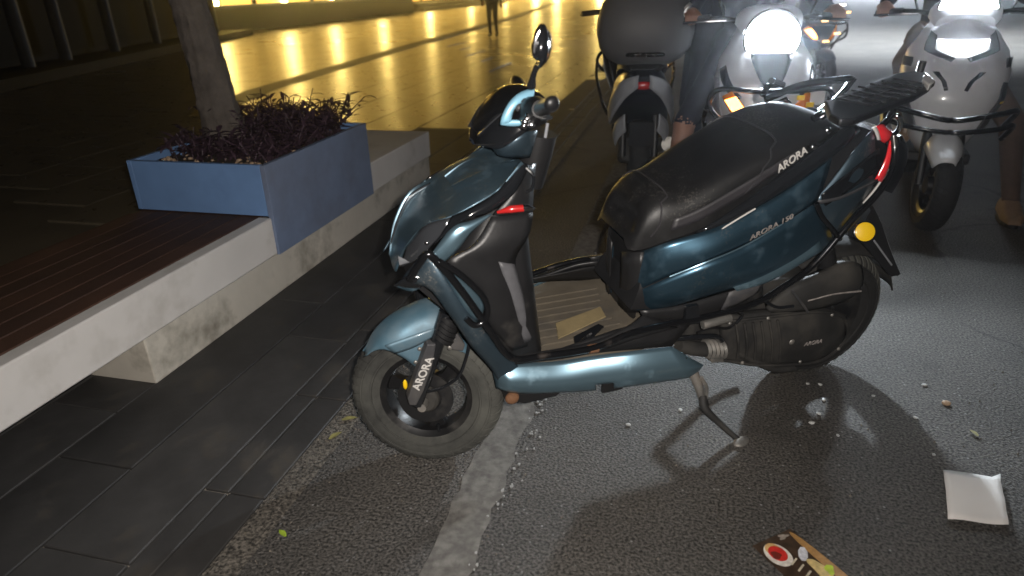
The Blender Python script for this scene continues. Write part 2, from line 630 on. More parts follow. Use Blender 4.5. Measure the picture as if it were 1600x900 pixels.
def tile(parent, name, x0, x1, y0, y1, ztop, m, gap=.0035, h=.03, cham=.0025, tilt=0):
    key = (name, round(x1 - x0, 4), round(y1 - y0, 4), m.name)
    me = tile_cache.get(key)
    if me is None:
        w, l = (x1 - x0) / 2 - gap, (y1 - y0) / 2 - gap
        b = MB()
        rows = []
        for dz, ins in ((-h, 0), (-cham, 0), (0, cham)):
            rows.append([(-w + ins, -l + ins, dz), (w - ins, -l + ins, dz), (w - ins, l - ins, dz), (-w + ins, l - ins, dz)])
        b.grid(rows, close_v=True)
        b.add(rows[2], [(0, 1, 2, 3)])
        o = b.build(name, m, parent, smooth=0)
        me = tile_cache[key] = o.data
    else:
        o = bpy.data.objects.new(name, me)
        COL.objects.link(o)
        o.parent = parent
    o.location = ((x0 + x1) / 2, (y0 + y1) / 2, ztop)
    if tilt:
        o.rotation_euler = (random.gauss(0, tilt), random.gauss(0, tilt), 0)
    return o


for x0, x1, ln, off in ((-1.15, -1.037, .48, .24), (-1.23, -1.15, .48, 1.20), (-1.495, -1.23, 1.13, .925), (-1.76, -1.495, 1.13, 1.227), (-2.03, -1.76, 1.13, .33), (-2.6, -2.03, 1.13, .6)):
    y = off - ln * math.ceil((off + .5) / ln)
    yend = 14 if x1 > -1.3 else 6.0
    while y < yend:
        tile(pave, 'paving_tile', x0, x1, y, y + ln, .004 + random.uniform(-.001, .001), M_tile, gap=.0028 if x1 != -1.15 else .0038, tilt=.0012)
        y += ln

# plaza slabs near enough to be told apart
cnt = 0
sx, sy = .62, .62
ix = 0
x = -2.605
while x > -9.5 and cnt < 262:
    y = 2.2 + (.31 if ix % 2 else 0)
    while y < 17:
        # only the wedge that the photograph shows
        if y > -x * .55 + 1.0 and y < -x * 2.0 + 5.5 and cnt < 262:
            tile(plaza, 'paving_slab', x - sx, x, y, y + sy, .003 + random.uniform(-.0015, .0015), M_slab, gap=.003, h=.02, cham=.003, tilt=.002)
            cnt += 1
        y += sy
    x -= sx
    ix += 1
# strip of the same paving between the tile rows and the plaza, beyond the low wall
for k in range(18):
    y = 6.22 + k * .62
    for xx in (-2.6, -1.98):
        if cnt < 300:
            tile(plaza, 'paving_slab', xx, xx + (.62 if xx < -2 else .75), y, y + .62, .003, M_slab, gap=.003, h=.02, cham=.003, tilt=.002)
            cnt += 1
# the dark drain band that crosses the plaza
b = MB()
A = [(-5.2, 6.6), (-5.75, 8.6), (-6.55, 16.5), (-7.6, 30), (-10.5, 55)]
b.prism([(x, y, .008) for x, y in A] + [(x - .38 - .004 * y, y, .008) for x, y in reversed(A)], (0, 0, -.03))
tag(b.build('drain_band', M_band, smooth=0), kind='structure')

# ================================================================ BENCH, PLANTER, TREE
bench = empty('bench', (-2.1, 2.0, 0), label='long white concrete street bench topped with dark wooden slats beside the pavement', cat='bench')
OB = Vector((-2.1, 2.0, 0))


def rel(mb, o=OB):
    mb.v = [(v[0] - o.x, v[1] - o.y, v[2] - o.z) for v in mb.v]
    return mb


b = MB().box((-1.7775, .975, .27), (.065, 2.95, .17))
rel(b).build('front_beam', M_white, bench, bevel=.006)
rel(MB().box((-2.475, .975, .262), (.05, 2.95, .15))).build('back_beam', M_wood, bench, bevel=.006)
b = MB().box((-2.12, 3.9, .2695), (.75, .96, .169))
rel(b).build('end_block', M_white, bench, bevel=.006)
b = MB().box((-2.03, 3.01, .092), (.54, 2.74, .184))
rel(b).build('plinth', M_plinth, bench, bevel=.005)
b = MB().box((-2.03, -.35, .092), (.54, 1.2, .184))
rel(b).build('plinth', M_plinth, bench, bevel=.005)
xs = -1.812
for i in range(7):
    w = .085
    b = MB().box((xs - w / 2, 1.0, .342 + random.uniform(-.001, .001)), (w, 2.98, .028))
    rel(b).build('slat', M_wood, bench, bevel=.004)
    xs -= w + .004

planter = empty('planter', (-2.08, 2.935, .36), label='square blue painted steel planter with a tree and purple plants, set across the bench', cat='planter')
OP = Vector((-2.08, 2.935, .36))
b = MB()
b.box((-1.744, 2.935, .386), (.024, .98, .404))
rel(b, OP).build('front_panel', M_blueshade, planter, bevel=.002)
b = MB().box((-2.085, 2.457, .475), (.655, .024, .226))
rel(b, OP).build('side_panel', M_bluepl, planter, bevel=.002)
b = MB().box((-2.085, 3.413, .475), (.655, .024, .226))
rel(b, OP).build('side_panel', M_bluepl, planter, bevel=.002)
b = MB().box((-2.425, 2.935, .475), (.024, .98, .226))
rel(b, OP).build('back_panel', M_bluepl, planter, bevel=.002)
b = MB()
rows = []
rr = random.Random(5)
for i in range(16):
    rows.append([(-2.41 + .65 * i / 15, 2.472 + .925 * j / 19, .545 + rr.uniform(-.012, .012) + .02 * math.exp(-((i - 8) ** 2 + (j - 10) ** 2) / 30)) for j in range(20)])
b.grid(rows)
soil = rel(b, OP).build('soil', M_soil, planter, smooth=60)
b = MB()
for i in range(130):
    x, y = rr.uniform(-2.40, -1.77), rr.choice([rr.uniform(2.48, 2.66), rr.uniform(2.48, 3.38)])
    s_ = rr.uniform(.006, .016)
    b.ell((x, y, .553), (s_, s_ * rr.uniform(.6, 1), s_ * .6), Euler((0, 0, rr.uniform(0, 3))).to_matrix(), 6, 4)
tag(rel(b, OP).build('gravel', M_tanchip, planter, smooth=60), kind='stuff')
# purple strap-leaved plants
b = MB()


def leaf(b, p, d, L, w, droop, n=4, up=Vector((0, 0, 1))):
    d = Vector(d).normalized()
    side = d.cross(up)
    if side.length < 1e-3:
        side = Vector((1, 0, 0))
    side.normalize()
    p = Vector(p)
    pl, pr, pm = [], [], []
    for i in range(n + 1):
        t = i / n
        c = p + d * L * t - up * droop * L * t * t
        ww = w * math.sin(math.pi * (.12 + .86 * t)) * .5
        nrm = side.cross(d)
        pl.append(c - side * ww + nrm * ww * .35)
        pm.append(c)
        pr.append(c + side * ww + nrm * ww * .35)
    b.grid([list(q) for q in zip(pl, pm, pr)])


for i in range(470):
    x, y = rr.uniform(-2.38, -1.83), rr.uniform(2.62, 3.38)
    if (x + 2.27) ** 2 + (y - 2.97) ** 2 < .022:
        continue
    dens = .45 + .9 * max(0, (y - 2.55))
    if rr.random() > dens:
        continue
    H = rr.uniform(.05, .15) * (1.35 if y > 2.95 else .8)
    ang = rr.uniform(0, 6.28)
    lean = rr.uniform(.2, 1.3)
    tip = Vector((x + math.cos(ang) * lean * H, y + math.sin(ang) * lean * H, .55 + H))
    b.tube([(x, y, .54), ((x + tip.x) / 2, (y + tip.y) / 2, .55 + H * .55), tip], .0028, n=4, res=2)
    nl = rr.randint(5, 8)
    for k in range(nl):
        t = rr.uniform(.25, 1)
        q = Vector((x, y, .55)).lerp(tip, t)
        a = k * 2.4 + rr.uniform(-.4, .4)
        el = rr.uniform(-.1, .7)
        leaf(b, q, (math.cos(a), math.sin(a), el), rr.uniform(.055, .105), rr.uniform(.017, .028), rr.uniform(.1, .5))
tag(b.build('purple_plants', M_purple, smooth=60), 'low mass of dark purple strap leaved plants filling the blue planter', 'plants', kind='stuff')

TB = Vector((-2.29, 2.97, .55))
tree = empty('street_tree', TB, label='grey barked tree leaning out of the blue planter on the bench', cat='tree')
b = MB()
tp = [(0, 0, -.03), (-.01, .0, .1), (-.045, .02, .40), (-.09, .03, .8), (-.14, .05, 1.5), (-.2, .05, 2.3)]
P = catmull(tp, 14)
rows = []
for i, p in enumerate(P):
    t = i / (len(P) - 1)
    r = .100 * (1 - .40 * t) + .075 * math.exp(-t * 13)
    rows.append([p + Vector((math.cos(a), math.sin(a), 0)) * r * (1 + .07 * math.sin(3 * a + 4 * t) + .04 * math.sin(7 * a + 9 * t) + .05 * math.sin(13 * a + 3 * math.sin(9 * t) + 5 * t) + rr.uniform(-.055, .055)) for a in [2 * math.pi * k / 40 for k in range(40)]])
b.grid(rows, close_v=True, caps=True)
b.build('trunk', M_bark, tree, smooth=60)
for k in range(5):
    a = k * 1.26 + .3
    b = MB().tube([(-.2, .05, 2.2), (-.2 + .35 * math.cos(a), .05 + .35 * math.sin(a), 2.75), (-.2 + .9 * math.cos(a), .05 + .9 * math.sin(a), 3.5)], .06, radii=[.075, .05, .02])
    b.build('limb', M_bark, tree, smooth=60)
b = MB()
for i in range(2600):
    a, rr1, zz = rr.uniform(0, 6.28), rr.random() ** .5 * 1.5, rr.gauss(3.5, .45)
    c = Vector((-.2 + rr1 * math.cos(a), .05 + rr1 * math.sin(a), zz + .2 * math.sin(a * 5)))
    leaf(b, c, (rr.gauss(0, 1), rr.gauss(0, 1), rr.gauss(-.2, .6)), rr.uniform(.08, .15), rr.uniform(.04, .07), .3, 2)
tag(b.build('crown', M_green, tree, smooth=0), kind='stuff')

# ================================================================ BUILDINGS FAR BEHIND
# raised dark bed wall below the lit shop front
wall = empty('plaza_wall', (-16.6, 30, 0), label='low dark raised wall edging the far side of the plaza below the lit windows', cat='wall')
b = MB().box((-.3, 0, .42), (.8, 21, .84))
b.build('wall_face', M_facade, wall, bevel=.02)
b = MB().box((-.27, 0, .88), (.9, 21.1, .08))
b.build('coping', M_column, wall, bevel=.01)
stepw = empty('plaza_step', (-17.6, 52, 0), label='low dark stone step at the far end of the plaza wall', cat='step')
MB().box((0, 0, .22), (1.6, 20, .44)).build('step_block', M_facade, stepw, bevel=.02)
MB().box((.9, 0, .1), (.6, 20, .2)).build('step_block', M_band, stepw, bevel=.02)

lit = empty('lit_building', (-18.6, 48, 0), label='warmly lit glass fronted building far across the plaza behind the low dark wall', cat='building')
b = MB().box((-2.0, -.5, 6), (3.6, 57, 12))
b.build('wall', M_facade, lit)
y = -27.5
k = 0
while y < 27:
    w = 2.3
    f = MB().box((-.16, y + w / 2, 2.6), (.10, w - .1, 4.4)).build('window', M_facade, lit)
    MB().box((-.09, y + w / 2, 2.6), (.06, w - .3, 4.1)).build('pane', M_win, f)
    if k % 2 == 0:
        f2 = MB().box((-.16, y + w / 2, 7.6), (.10, w - .1, 3.2)).build('window', M_facade, lit)
        MB().box((-.09, y + w / 2, 7.6), (.06, w - .3, 2.9)).build('pane', M_win, f2)
    y += w + .15
    k += 1
for yy in (25.0, 30.0, 34.5, 40.5, 48.6, 58.4, 69.7):
    MB().box((.02, yy - 48, 2.3), (.10, .30, 3.0)).build('lamp_strip', M_winb, lit)
far = empty('far_building', (-14, 92, 0), label='distant lit building closing the plaza at the end of the street', cat='building')
MB().box((0, 3, 8), (44, 5, 16)).build('wall', M_facade, far)
for i in range(9):
    xx = -20 + i * 4.2
    f = MB().box((xx, .42, 4.2), (3.6, .16, 7.4)).build('window', M_facade, far)
    MB().box((xx, .31, 4.2), (3.3, .08, 7.1)).build('pane', M_win, f)
for xx in (-24, -20.5, -17.8, -12.2):
    MB().box((xx + 14, .2, 3.6), (.6, .14, 6.4)).build('lamp_strip', M_winb, far)

dk = empty('dark_building', (-12.5, 13.5, 0), rot=(0, 0, math.atan2(.35, 1.0)), label='unlit dark building with grey columns on the left edge of the plaza', cat='building')
# local y runs along the frontage
MB().box((-2.2, 0, 4), (3.0, 17, 8)).build('wall', M_facade, dk)
MB().box((-.62, 0, 1.6), (.06, 16.6, 2.6)).build('glass_front', M_glassdk, dk)
MB().box((-.1, 0, .09), (1.2, 17, .18)).build('plinth', M_facade, dk)
for yy in (-6.2, -4.9, -3.6, -2.3, -.2, 2.2, 4.6, 7.0):
    MB().tube([(-.25, yy, .18), (-.25, yy, 4.6)], .11, n=12, res=1).build('column', M_column, dk)

# glowing panel added out of view down the road, to whiten the asphalt
light_panel = empty('added_light_panel', (11.0, 52, 0), label='unseen tall glowing panel added far down the road to whiten the asphalt', cat='light_panel')
MB().box((0, .2, 4.5), (5.2, .3, 7.4)).build('panel_case', M_facade, light_panel)
MB().box((0, .02, 4.5), (4.8, .1, 7.0)).build('panel_face', M_white_glow, light_panel)
for xx in (-2, 2):
    MB().box((xx, .25, .5), (.2, .2, 1.1)).build('post', M_facade, light_panel)

# street lamp with a cold white head, standing beyond the white scooter
SL = empty('street_lamp', (6.6, 15.5, 0), label='tall street lamp throwing a cold white pool on the road behind the scooters', cat='street lamp')
MB().tube([(0, 0, 0), (0, 0, 5.6)], .07, n=12, res=1, radii=[.09, .05]).build('pole', M_column, SL)
MB().tube([(0, 0, 5.55), (-.9, .1, 5.95), (-2.0, .2, 6.0)], .035, n=8).build('arm', M_column, SL)
MB().box((-2.2, .2, 6.0), (.6, .22, .09)).build('lamp_head', M_column, SL, bevel=.02)
MB().box((-2.2, .2, 5.945), (.45, .16, .03)).build('lamp_glass', M_white_glow, SL)
lamp('street_lamp_light', 'SPOT', (4.4, 15.7, 5.85), (4.2, 16.6, 0), 9500, (.88, .95, 1.0), .12, 108, 1.0)

# ================================================================ MAIN SCOOTER
# local frame: x forward, y to its left, z up; it leans six degrees onto its side stand
S = empty('scooter', (-.1311, 1.8591, 0), rot=(rad(-6), 0, math.atan2(-.53885, -.8424)),
          label='dusty teal blue motor scooter leaning on its side stand across the white road line', cat='scooter')


def wheel(parent, c, R, w, rim_r, m_tyre, steer=0.0, axis=(0, 0, 1), spokes=5, name='wheel', dust=True):
    M = Matrix.Translation(c) @ Matrix.Rotation(steer, 4, Vector(axis).normalized())
    wh = MB()
    # rim: barrel and lips
    wh.lathe([(rim_r + .008, -w * .40), (rim_r + .002, -w * .38), (rim_r - .014, -w * .30), (rim_r - .02, 0), (rim_r - .014, w * .30), (rim_r + .002, w * .38), (rim_r + .008, w * .40)], M, 40)
    # hub
    wh.lathe([(.001, -.045), (.045, -.045), (.05, -.02), (.05, .02), (.045, .045), (.001, .045)], M, 20)
    for k in range(spokes):
        a = 2 * math.pi * k / spokes + .3
        rows = []
        for r, hw, th in ((.04, .022, .018), (rim_r * .6, .014, .014), (rim_r - .012, .026, .016)):
            cc = Vector((math.cos(a), 0, math.sin(a))) * r
            tt = Vector((-math.sin(a), 0, math.cos(a))) * hw
            rows.append([M @ (cc - tt + Vector((0, -th, 0))), M @ (cc + tt + Vector((0, -th, 0))), M @ (cc + tt + Vector((0, th, 0))), M @ (cc - tt + Vector((0, th, 0)))])
        wh.grid(rows, close_v=True)
    o = wh.build(name, M_rim, parent, smooth=35)
    t = MB()
    prof = []
    for k in range(25):
        a = math.pi * (-.62 + 1.24 * k / 24)
        h = (R - rim_r)
        r = rim_r + h * .46 + h * .54 * math.cos(a)
        y = w * .5 * math.copysign(abs(math.sin(a)) ** .75, a)
        if k == 0 or k == 24:
            r = rim_r + .002
            y = math.copysign(w * .39, a)
        prof.append((r, y))
    t.lathe(prof, M, 64)
    for yy in (-1, 1):
        for rf, wf in ((.30, .47), (.62, .475)):
            rc = rim_r + (R - rim_r) * rf
            t.lathe([(rc - .004, yy * w * wf), (rc - .002, yy * (w * wf + .0045)), (rc + .002, yy * (w * wf + .0045)), (rc + .004, yy * w * wf)], M, 64)
    t.build('tyre', m_tyre, o, smooth=50)
    # tread blocks across the crown, raised from the carcass
    tb = MB()
    nb = 46
    for k in range(nb):
        for side in (-1, 1):
            a0 = 2 * math.pi * (k + (.5 if side > 0 else 0)) / nb
            rows = []
            for q in range(5):
                an = math.pi * side * (.03 + .36 * q / 4)
                h = R - rim_r
                r = rim_r + h * .46 + h * .54 * math.cos(an)
                y = w * .5 * math.copysign(abs(math.sin(an)) ** .75, an)
                aa = a0 + .10 * q / 4
                n_ = Vector((math.cos(an), 0, 0))
                row = []
                for da, dr in ((-.040, -.002), (-.036, .0028), (.036, .0028), (.040, -.002)):
                    rr_ = r + dr * max(math.cos(an), .25)
                    row.append(M @ Vector((rr_ * math.cos(aa + da), y + dr * math.sin(an), rr_ * math.sin(aa + da))))
                rows.append(row)
            tb.grid(rows)
    tb.build('tread', M_tread if not dust else M_tyre, o, smooth=0)
    return o, M


AX = Vector((-.37, 0, .93))
FW, FM = wheel(S, (.640, 0, .216), .214, .104, .128, M_tyre, rad(-24), AX, 3, 'front_wheel')
RW, RM = wheel(S, (-.680, 0, .232), .234, .118, .14, M_tread, 0, AX, 5, 'rear_wheel')
# brake disc, valve and hub cover of the front wheel
MB().lathe([(.045, .040), (.078, .040), (.078, .044), (.045, .044)], FM, 36).build('brake_disc', M_dark, FW, smooth=30)
MB().lathe([(.001, .064), (.030, .064), (.038, .056), (.040, .044)], FM, 24).build('hub_cap', M_engine, FW, smooth=30)
MB().tube([FM @ Vector((-.03, .03, -.118)), FM @ Vector((-.028, .035, -.09))], .005, res=1).build('valve', M_gloss, FW)
# fork legs with lettered cover
fork = empty('fork', (0, 0, 0), parent=S)


def fork_leg(pts, side):
    P0, P1 = Vector(pts[0]), Vector(pts[1])
    return MB().tube([P0, P0.lerp(P1, .45), P1], .02, n=14, radii=[.021, .021, .019])


leg = fork_leg([(0.59,0.075,0.512),(0.689,0.075,0.239)], 1)
leg.build('fork_leg', M_gloss, S, smooth=50)
o_ = fork_leg([FM @ Vector((.02, -.075, .30)), FM @ Vector((-.002, -.075, -.005))], -1).build('fork_leg', M_gloss, S, smooth=50)
# flat lower cover carrying the lettering
cov = [(0.628,0.098,0.435),(0.651,0.098,0.439),(0.678,0.098,0.371),(0.714,0.098,0.277),(0.71,0.098,0.254),(0.692,0.098,0.249),(0.67,0.098,0.292),(0.643,0.098,0.363)]
b = MB().prism(cov, (0, -.03, 0))
CV = b.build('fork_cover', M_grey, S, smooth=0, bevel=.004)
t0, t1 = [Vector(p) for p in [(0.682,0.1,0.3),(0.637,0.1,0.394)]]
text('ARORA', 'lettering', M_silver, CV, t0, t1 - t0, (Vector((0, 0, 1)) - .6 * (t1 - t0).normalized() + Vector((1.2, 0, 0))), .022, .0008)
MB().tube([(0.579,0.075,0.5),(0.602,0.075,0.436)], .027, n=16, radii=[.030, .026]).build('fork_boot', M_dark, S, smooth=50)
for k in range(5):
    p = Vector([(0.583,0.075,0.493)][0]).lerp(Vector([(0.602,0.075,0.442)][0]), k / 4)
    MB().tube([p, p + Vector((.006, 0, -.008))], .031, n=16, res=1).build('boot_ring', M_dark, S)
MB().tube([FM @ Vector((0, -.095, 0)), FM @ Vector((0, .1, 0))], .012, n=12, res=1).build('axle', M_steel, S)
# caliper and brake cable
MB().prism([(0.594,0.085,0.455),(0.567,0.085,0.445),(0.548,0.085,0.405),(0.555,0.085,0.386),(0.586,0.085,0.397),(0.595,0.085,0.419)], (0, -.03, 0)).build('brake_caliper', M_grey, S, smooth=0, bevel=.005)
MB().tube([(0.536,0.09,0.43),(0.552,0.1,0.375),(0.577,0.1,0.318),(0.622,0.1,0.294),(0.658,0.09,0.283)], .0045, n=8).build('brake_cable', M_gloss, S)
MB().ell([(0.713,0.07,0.305)][0], (.006, .004, .016)).build('amber_reflector', M_amber, S)

# front fender, wrapped over the tyre
top = [(0.802,0,0.378),(0.776,0,0.422),(0.727,0,0.466),(0.671,0,0.491),(0.619,0,0.499),(0.586,0,0.489)]
bot = [(0.807,0.012,0.379),(0.759,0.045,0.412),(0.708,0.066,0.386),(0.673,0.074,0.353),(0.65,0.074,0.372),(0.618,0.072,0.471)]
b = MB().saddle(top, bot, N=22, K=9, a=.62, b=.95, caps=False)
FEN = b.build('front_fender', M_fend, S, smooth=50, solid=.003)
crease = [(0.752,0.079,0.435),(0.693,0.082,0.45),(0.631,0.083,0.459)]
b = MB().rails([(0.754,0.075,0.441),(0.692,0.079,0.459),(0.627,0.08,0.472)], [(0.73,0.072,0.409),(0.681,0.078,0.423),(0.633,0.079,0.445)], N=12, M=4, bulge=.003)
b.build('fender_crease', M_fend, FEN, solid=.003)
for p in [(0.669,0.083,0.419),(0.682,0.083,0.38)]:
    MB().ell(p, (.006, .004, .006)).build('bolt', M_steel, FEN)
b = MB().saddle([(0.554,0,0.409),(0.526,0,0.387),(0.514,0,0.33)], [(0.591,0.07,0.44),(0.573,0.075,0.393),(0.546,0.075,0.373)], N=10, K=6, a=.6, b=.9, caps=False)
b.build('fender_tail', M_fend, S, solid=.003)
MB().ell([(0.589,0.08,0.404)][0], (.008, .005, .008)).build('bolt', M_steel, S)

# leg shield: dark inner core behind the nose
core_rows = []
for z, xb, xf, w in ((.33, .33, .44, .13), (.40, .345, .50, .17), (.50, .36, .56, .185), (.60, .37, .60, .18), (.70, .38, .58, .16), (.78, .385, .52, .12), (.83, .385, .48, .075)):
    row = []
    for k in range(20):
        a = 2 * math.pi * k / 20
        cx, cy = math.cos(a), math.sin(a)
        row.append(((xb + xf) / 2 + (xf - xb) / 2 * math.copysign(abs(cx) ** .5, cx), w * math.copysign(abs(cy) ** .55, cy), z))
    core_rows.append(row)
b = MB().grid(core_rows, close_v=True, caps=True)
b.build('leg_shield', M_dark, S, smooth=50)
# recessed knee panel on the side of the shield, and its paler edge piece
b = MB().rails([(0.494,0.165,0.801),(0.546,0.188,0.747),(0.614,0.192,0.713),(0.538,0.19,0.627),(0.514,0.19,0.533),(0.452,0.18,0.431)], [(0.392,0.15,0.79),(0.406,0.17,0.747),(0.44,0.17,0.685),(0.43,0.17,0.623),(0.412,0.17,0.529),(0.388,0.165,0.432)], N=26, M=6, bulge=.012)
b.build('knee_panel', M_dark, S, solid=.006)
b = MB().rails([(0.487,0.184,0.693),(0.454,0.184,0.581),(0.418,0.178,0.447)], [(0.445,0.176,0.676),(0.423,0.176,0.598),(0.392,0.172,0.449)], N=16, M=4, bulge=.006, smooth=False)
b.build('glovebox_edge', M_edge, S, solid=.006)
b = MB().rails([(0.431,0.14,0.9),(0.445,0.155,0.849),(0.491,0.165,0.803)], [(0.368,0.1,0.89),(0.38,0.12,0.828),(0.389,0.14,0.779)], N=10, M=4, bulge=.01)
b.build('upper_knee_panel', M_dark, S, solid=.006)
MB().tube([(0.407,0.14,0.897),(0.393,0.15,0.88),(0.397,0.15,0.849),(0.406,0.14,0.839)], .004).build('hose', M_gloss, S)
# luggage hook
b = MB().tube([(0.491,0.19,0.82),(0.464,0.2,0.828),(0.435,0.205,0.829)], .008, n=12, radii=[.003, .0085, .008])
HK = b.build('luggage_hook', M_redhook, S, smooth=60)
MB().tube([(0.436,0.205,0.83),(0.424,0.207,0.83),(0.408,0.207,0.824)], .006, n=10, radii=[.008, .006, .002]).build('hook_tip', M_chrome, HK, smooth=60)

# nose fairing
nt = [(0.708,0,0.624),(0.683,0,0.698),(0.636,0,0.762),(0.57,0,0.819),(0.495,0,0.861),(0.433,0,0.877),(0.384,0,0.878)]
nb = [(0.709,0.05,0.646),(0.688,0.095,0.721),(0.643,0.13,0.787),(0.586,0.155,0.81),(0.535,0.165,0.834),(0.492,0.16,0.851),(0.419,0.135,0.912)]
b = MB().saddle(nt, nb, N=26, K=10, a=.72, b=.85, caps=False)
b.v = [(x, y * (.55 if y < 0 else 1), z) for x, y, z in b.v]
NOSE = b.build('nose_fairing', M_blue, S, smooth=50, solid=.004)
# screen hump on top of the nose
b = MB().saddle([(0.556,0,0.832),(0.5,0,0.866),(0.44,0,0.884),(0.394,0,0.879)], [(0.56,0.05,0.839),(0.506,0.065,0.867),(0.453,0.06,0.881),(0.407,0.05,0.886)], N=12, K=6, a=.8, b=.8)
b.v = [(x, y * (.4 if y < 0 else 1), z) for x, y, z in b.v]
b.build('nose_hump', M_blue, S, smooth=50)
# front lamp and turn signal, smoked, wrapping the side of the nose
b = MB().rails([(0.686,0.1,0.722),(0.644,0.134,0.786),(0.588,0.158,0.809)], [(0.705,0.095,0.668),(0.663,0.14,0.709),(0.613,0.165,0.773)], N=14, M=6, bulge=.010)
b.mirror(.4)
LENS = b.build('front_signal', M_smoke, S, solid=.004)
b = MB().rails([(0.706,0.105,0.704),(0.692,0.125,0.702)], [(0.705,0.105,0.68),(0.683,0.125,0.694)], N=6, M=3, bulge=.004)
b.build('signal_bulb_cover', M_lgrey, LENS)
MB().ell([(0.649,0.172,0.76)][0], (.005, .004, .004)).build('bolt', M_chrome, S)
# black trim band
b = MB().rails([(0.588,0.162,0.813),(0.537,0.172,0.835),(0.493,0.168,0.854),(0.454,0.15,0.879),(0.416,0.135,0.912)], [(0.636,0.168,0.749),(0.578,0.182,0.802),(0.5,0.176,0.817),(0.438,0.16,0.85),(0.394,0.13,0.899)], N=20, M=5, bulge=.010)
b.mirror(.55, .3).build('trim_band', M_gloss, S, solid=.005)
# blue strip below the band
b = MB().rails([(0.503,0.186,0.818),(0.553,0.192,0.809),(0.59,0.194,0.803),(0.647,0.19,0.738)], [(0.502,0.182,0.812),(0.551,0.196,0.784),(0.585,0.2,0.747),(0.62,0.196,0.716)], N=16, M=5, bulge=.009)
b.mirror(.55, .3).build('side_strip', M_blue_clean, S, solid=.004)
# lower cowl and its insert
b = MB().rails([(0.724,0.13,0.64),(0.693,0.16,0.658),(0.656,0.18,0.651),(0.614,0.195,0.583),(0.562,0.19,0.477),(0.505,0.175,0.38),(0.474,0.17,0.307)], [(0.687,0.14,0.688),(0.65,0.175,0.733),(0.624,0.196,0.697),(0.582,0.205,0.617),(0.524,0.2,0.513),(0.453,0.185,0.409),(0.429,0.175,0.37)], N=24, M=6, bulge=.012)
b.mirror(.45).build('lower_cowl', M_bluedk, S, solid=.005)
b = MB().rails([(0.727,0.15,0.652),(0.69,0.17,0.683),(0.654,0.18,0.672)], [(0.718,0.12,0.629),(0.691,0.14,0.626),(0.672,0.16,0.639)], N=8, M=3, bulge=.006)
b.build('cowl_lip', M_gloss, S, solid=.005)
b = MB().rails([(0.628,0.2,0.709),(0.589,0.205,0.683),(0.545,0.205,0.636),(0.527,0.205,0.593)], [(0.625,0.2,0.699),(0.597,0.205,0.634),(0.571,0.205,0.578),(0.544,0.205,0.552)], N=14, M=5, bulge=.010)
b.build('cowl_insert', M_blue_clean, S, solid=.004)
b = MB().prism([(0.686,0.12,0.641),(0.641,0.12,0.691),(0.609,0.12,0.655),(0.502,0.12,0.418),(0.489,0.12,0.341),(0.598,0.12,0.535)], (0, -.20, 0))
b.build('cowl_core', M_dark, S, smooth=0)

# crash guard tubes on both sides
MAIN = [(0.696,0.19,0.686),(0.675,0.205,0.729),(0.655,0.212,0.753),(0.633,0.216,0.728),(0.585,0.22,0.652),(0.526,0.22,0.543),(0.48,0.215,0.455),(0.453,0.215,0.43),(0.378,0.215,0.423),(0.236,0.215,0.418),(0.135,0.21,0.438),(0.029,0.205,0.441),(-0.073,0.2,0.437),(-0.254,0.2,0.452),(-0.34,0.2,0.49),(-0.419,0.2,0.54),(-0.516,0.2,0.664),(-0.597,0.19,0.74),(-0.638,0.17,0.783),(-0.656,0.15,0.826),(-0.655,0.13,0.87)]
b = MB().tube(MAIN, .009, n=12, res=5)
b.build('crash_guard', M_tubeblk, S, smooth=70)
MB().tube([(x, -y * (.8 if x > .3 else 1), z) for x, y, z in MAIN[7:]], .009, n=12, res=5).build('crash_guard', M_tubeblk, S, smooth=70)
LOOP = [(0.634,0.222,0.737),(0.594,0.225,0.704),(0.556,0.225,0.659),(0.534,0.225,0.625),(0.527,0.225,0.591),(0.536,0.225,0.564),(0.558,0.225,0.558),(0.578,0.22,0.578)]
MB().tube(LOOP, .0075, n=12, res=5).build('guard_loop', M_tubeblk, S, smooth=70)
MB().tube([(-0.38,0.2,0.734),(-0.404,0.205,0.697),(-0.451,0.205,0.653),(-0.492,0.2,0.614)], .0075, n=10).mirror().build('guard_brace', M_tubeblk, S, smooth=70)
MB().tube([(0.253,0.212,0.414),(0.228,0.212,0.414)], .0125, n=12, res=1).build('rust_band', M_rust, S, smooth=70)
MB().prism([(-0.029,0.205,0.485),(-0.066,0.205,0.484),(-0.08,0.205,0.424),(-0.032,0.205,0.429)], (0, -.012, 0)).mirror().build('guard_clamp', M_gloss, S, smooth=0)
MB().tube([(-0.089,0.205,0.416),(-0.153,0.205,0.422),(-0.175,0.203,0.421)], .0125, n=12, res=1).build('worn_sleeve', M_steel, S, smooth=70)

# floor: tray, mat, tunnel behind
b = MB()
for z in (.345, .372):
    pass
fl = [(.46, .165, 0), (.40, .18, 0), (.10, .18, 0), (.0, .14, 0), (-.06, .12, 0), (-.06, -.14, 0), (.0, -.19, 0), (.10, -.235, 0), (.40, -.23, 0), (.46, -.18, 0)]
b.prism([(x, y, .372) for x, y, _ in fl], (0, 0, -.035))
FL = b.build('floorboard', M_floor, S, smooth=0, bevel=.008)
b = MB()
mt = [(0.269,0.023,0.379),(0.11,-0.02,0.379),(0.118,0.036,0.379),(0.292,0.1,0.379)]
b.prism(mt, (0, 0, .004))
b.build('floor_mat', M_matt, FL, smooth=0, bevel=.002)
for i in range(9):
    y = -.135 + i * .034
    MB().box((.24 - .01 * abs(i - 4), y, .3745), (.26, .006, .005)).build('rib', M_floor, FL, smooth=0)
MB().prism([(0.25,0.107,0.381),(0.158,0.069,0.381),(0.148,0.086,0.381),(0.204,0.128,0.381),(0.261,0.142,0.381)], (0, 0, .006)).build('dark_strap', M_gloss, FL, smooth=0, bevel=.002)
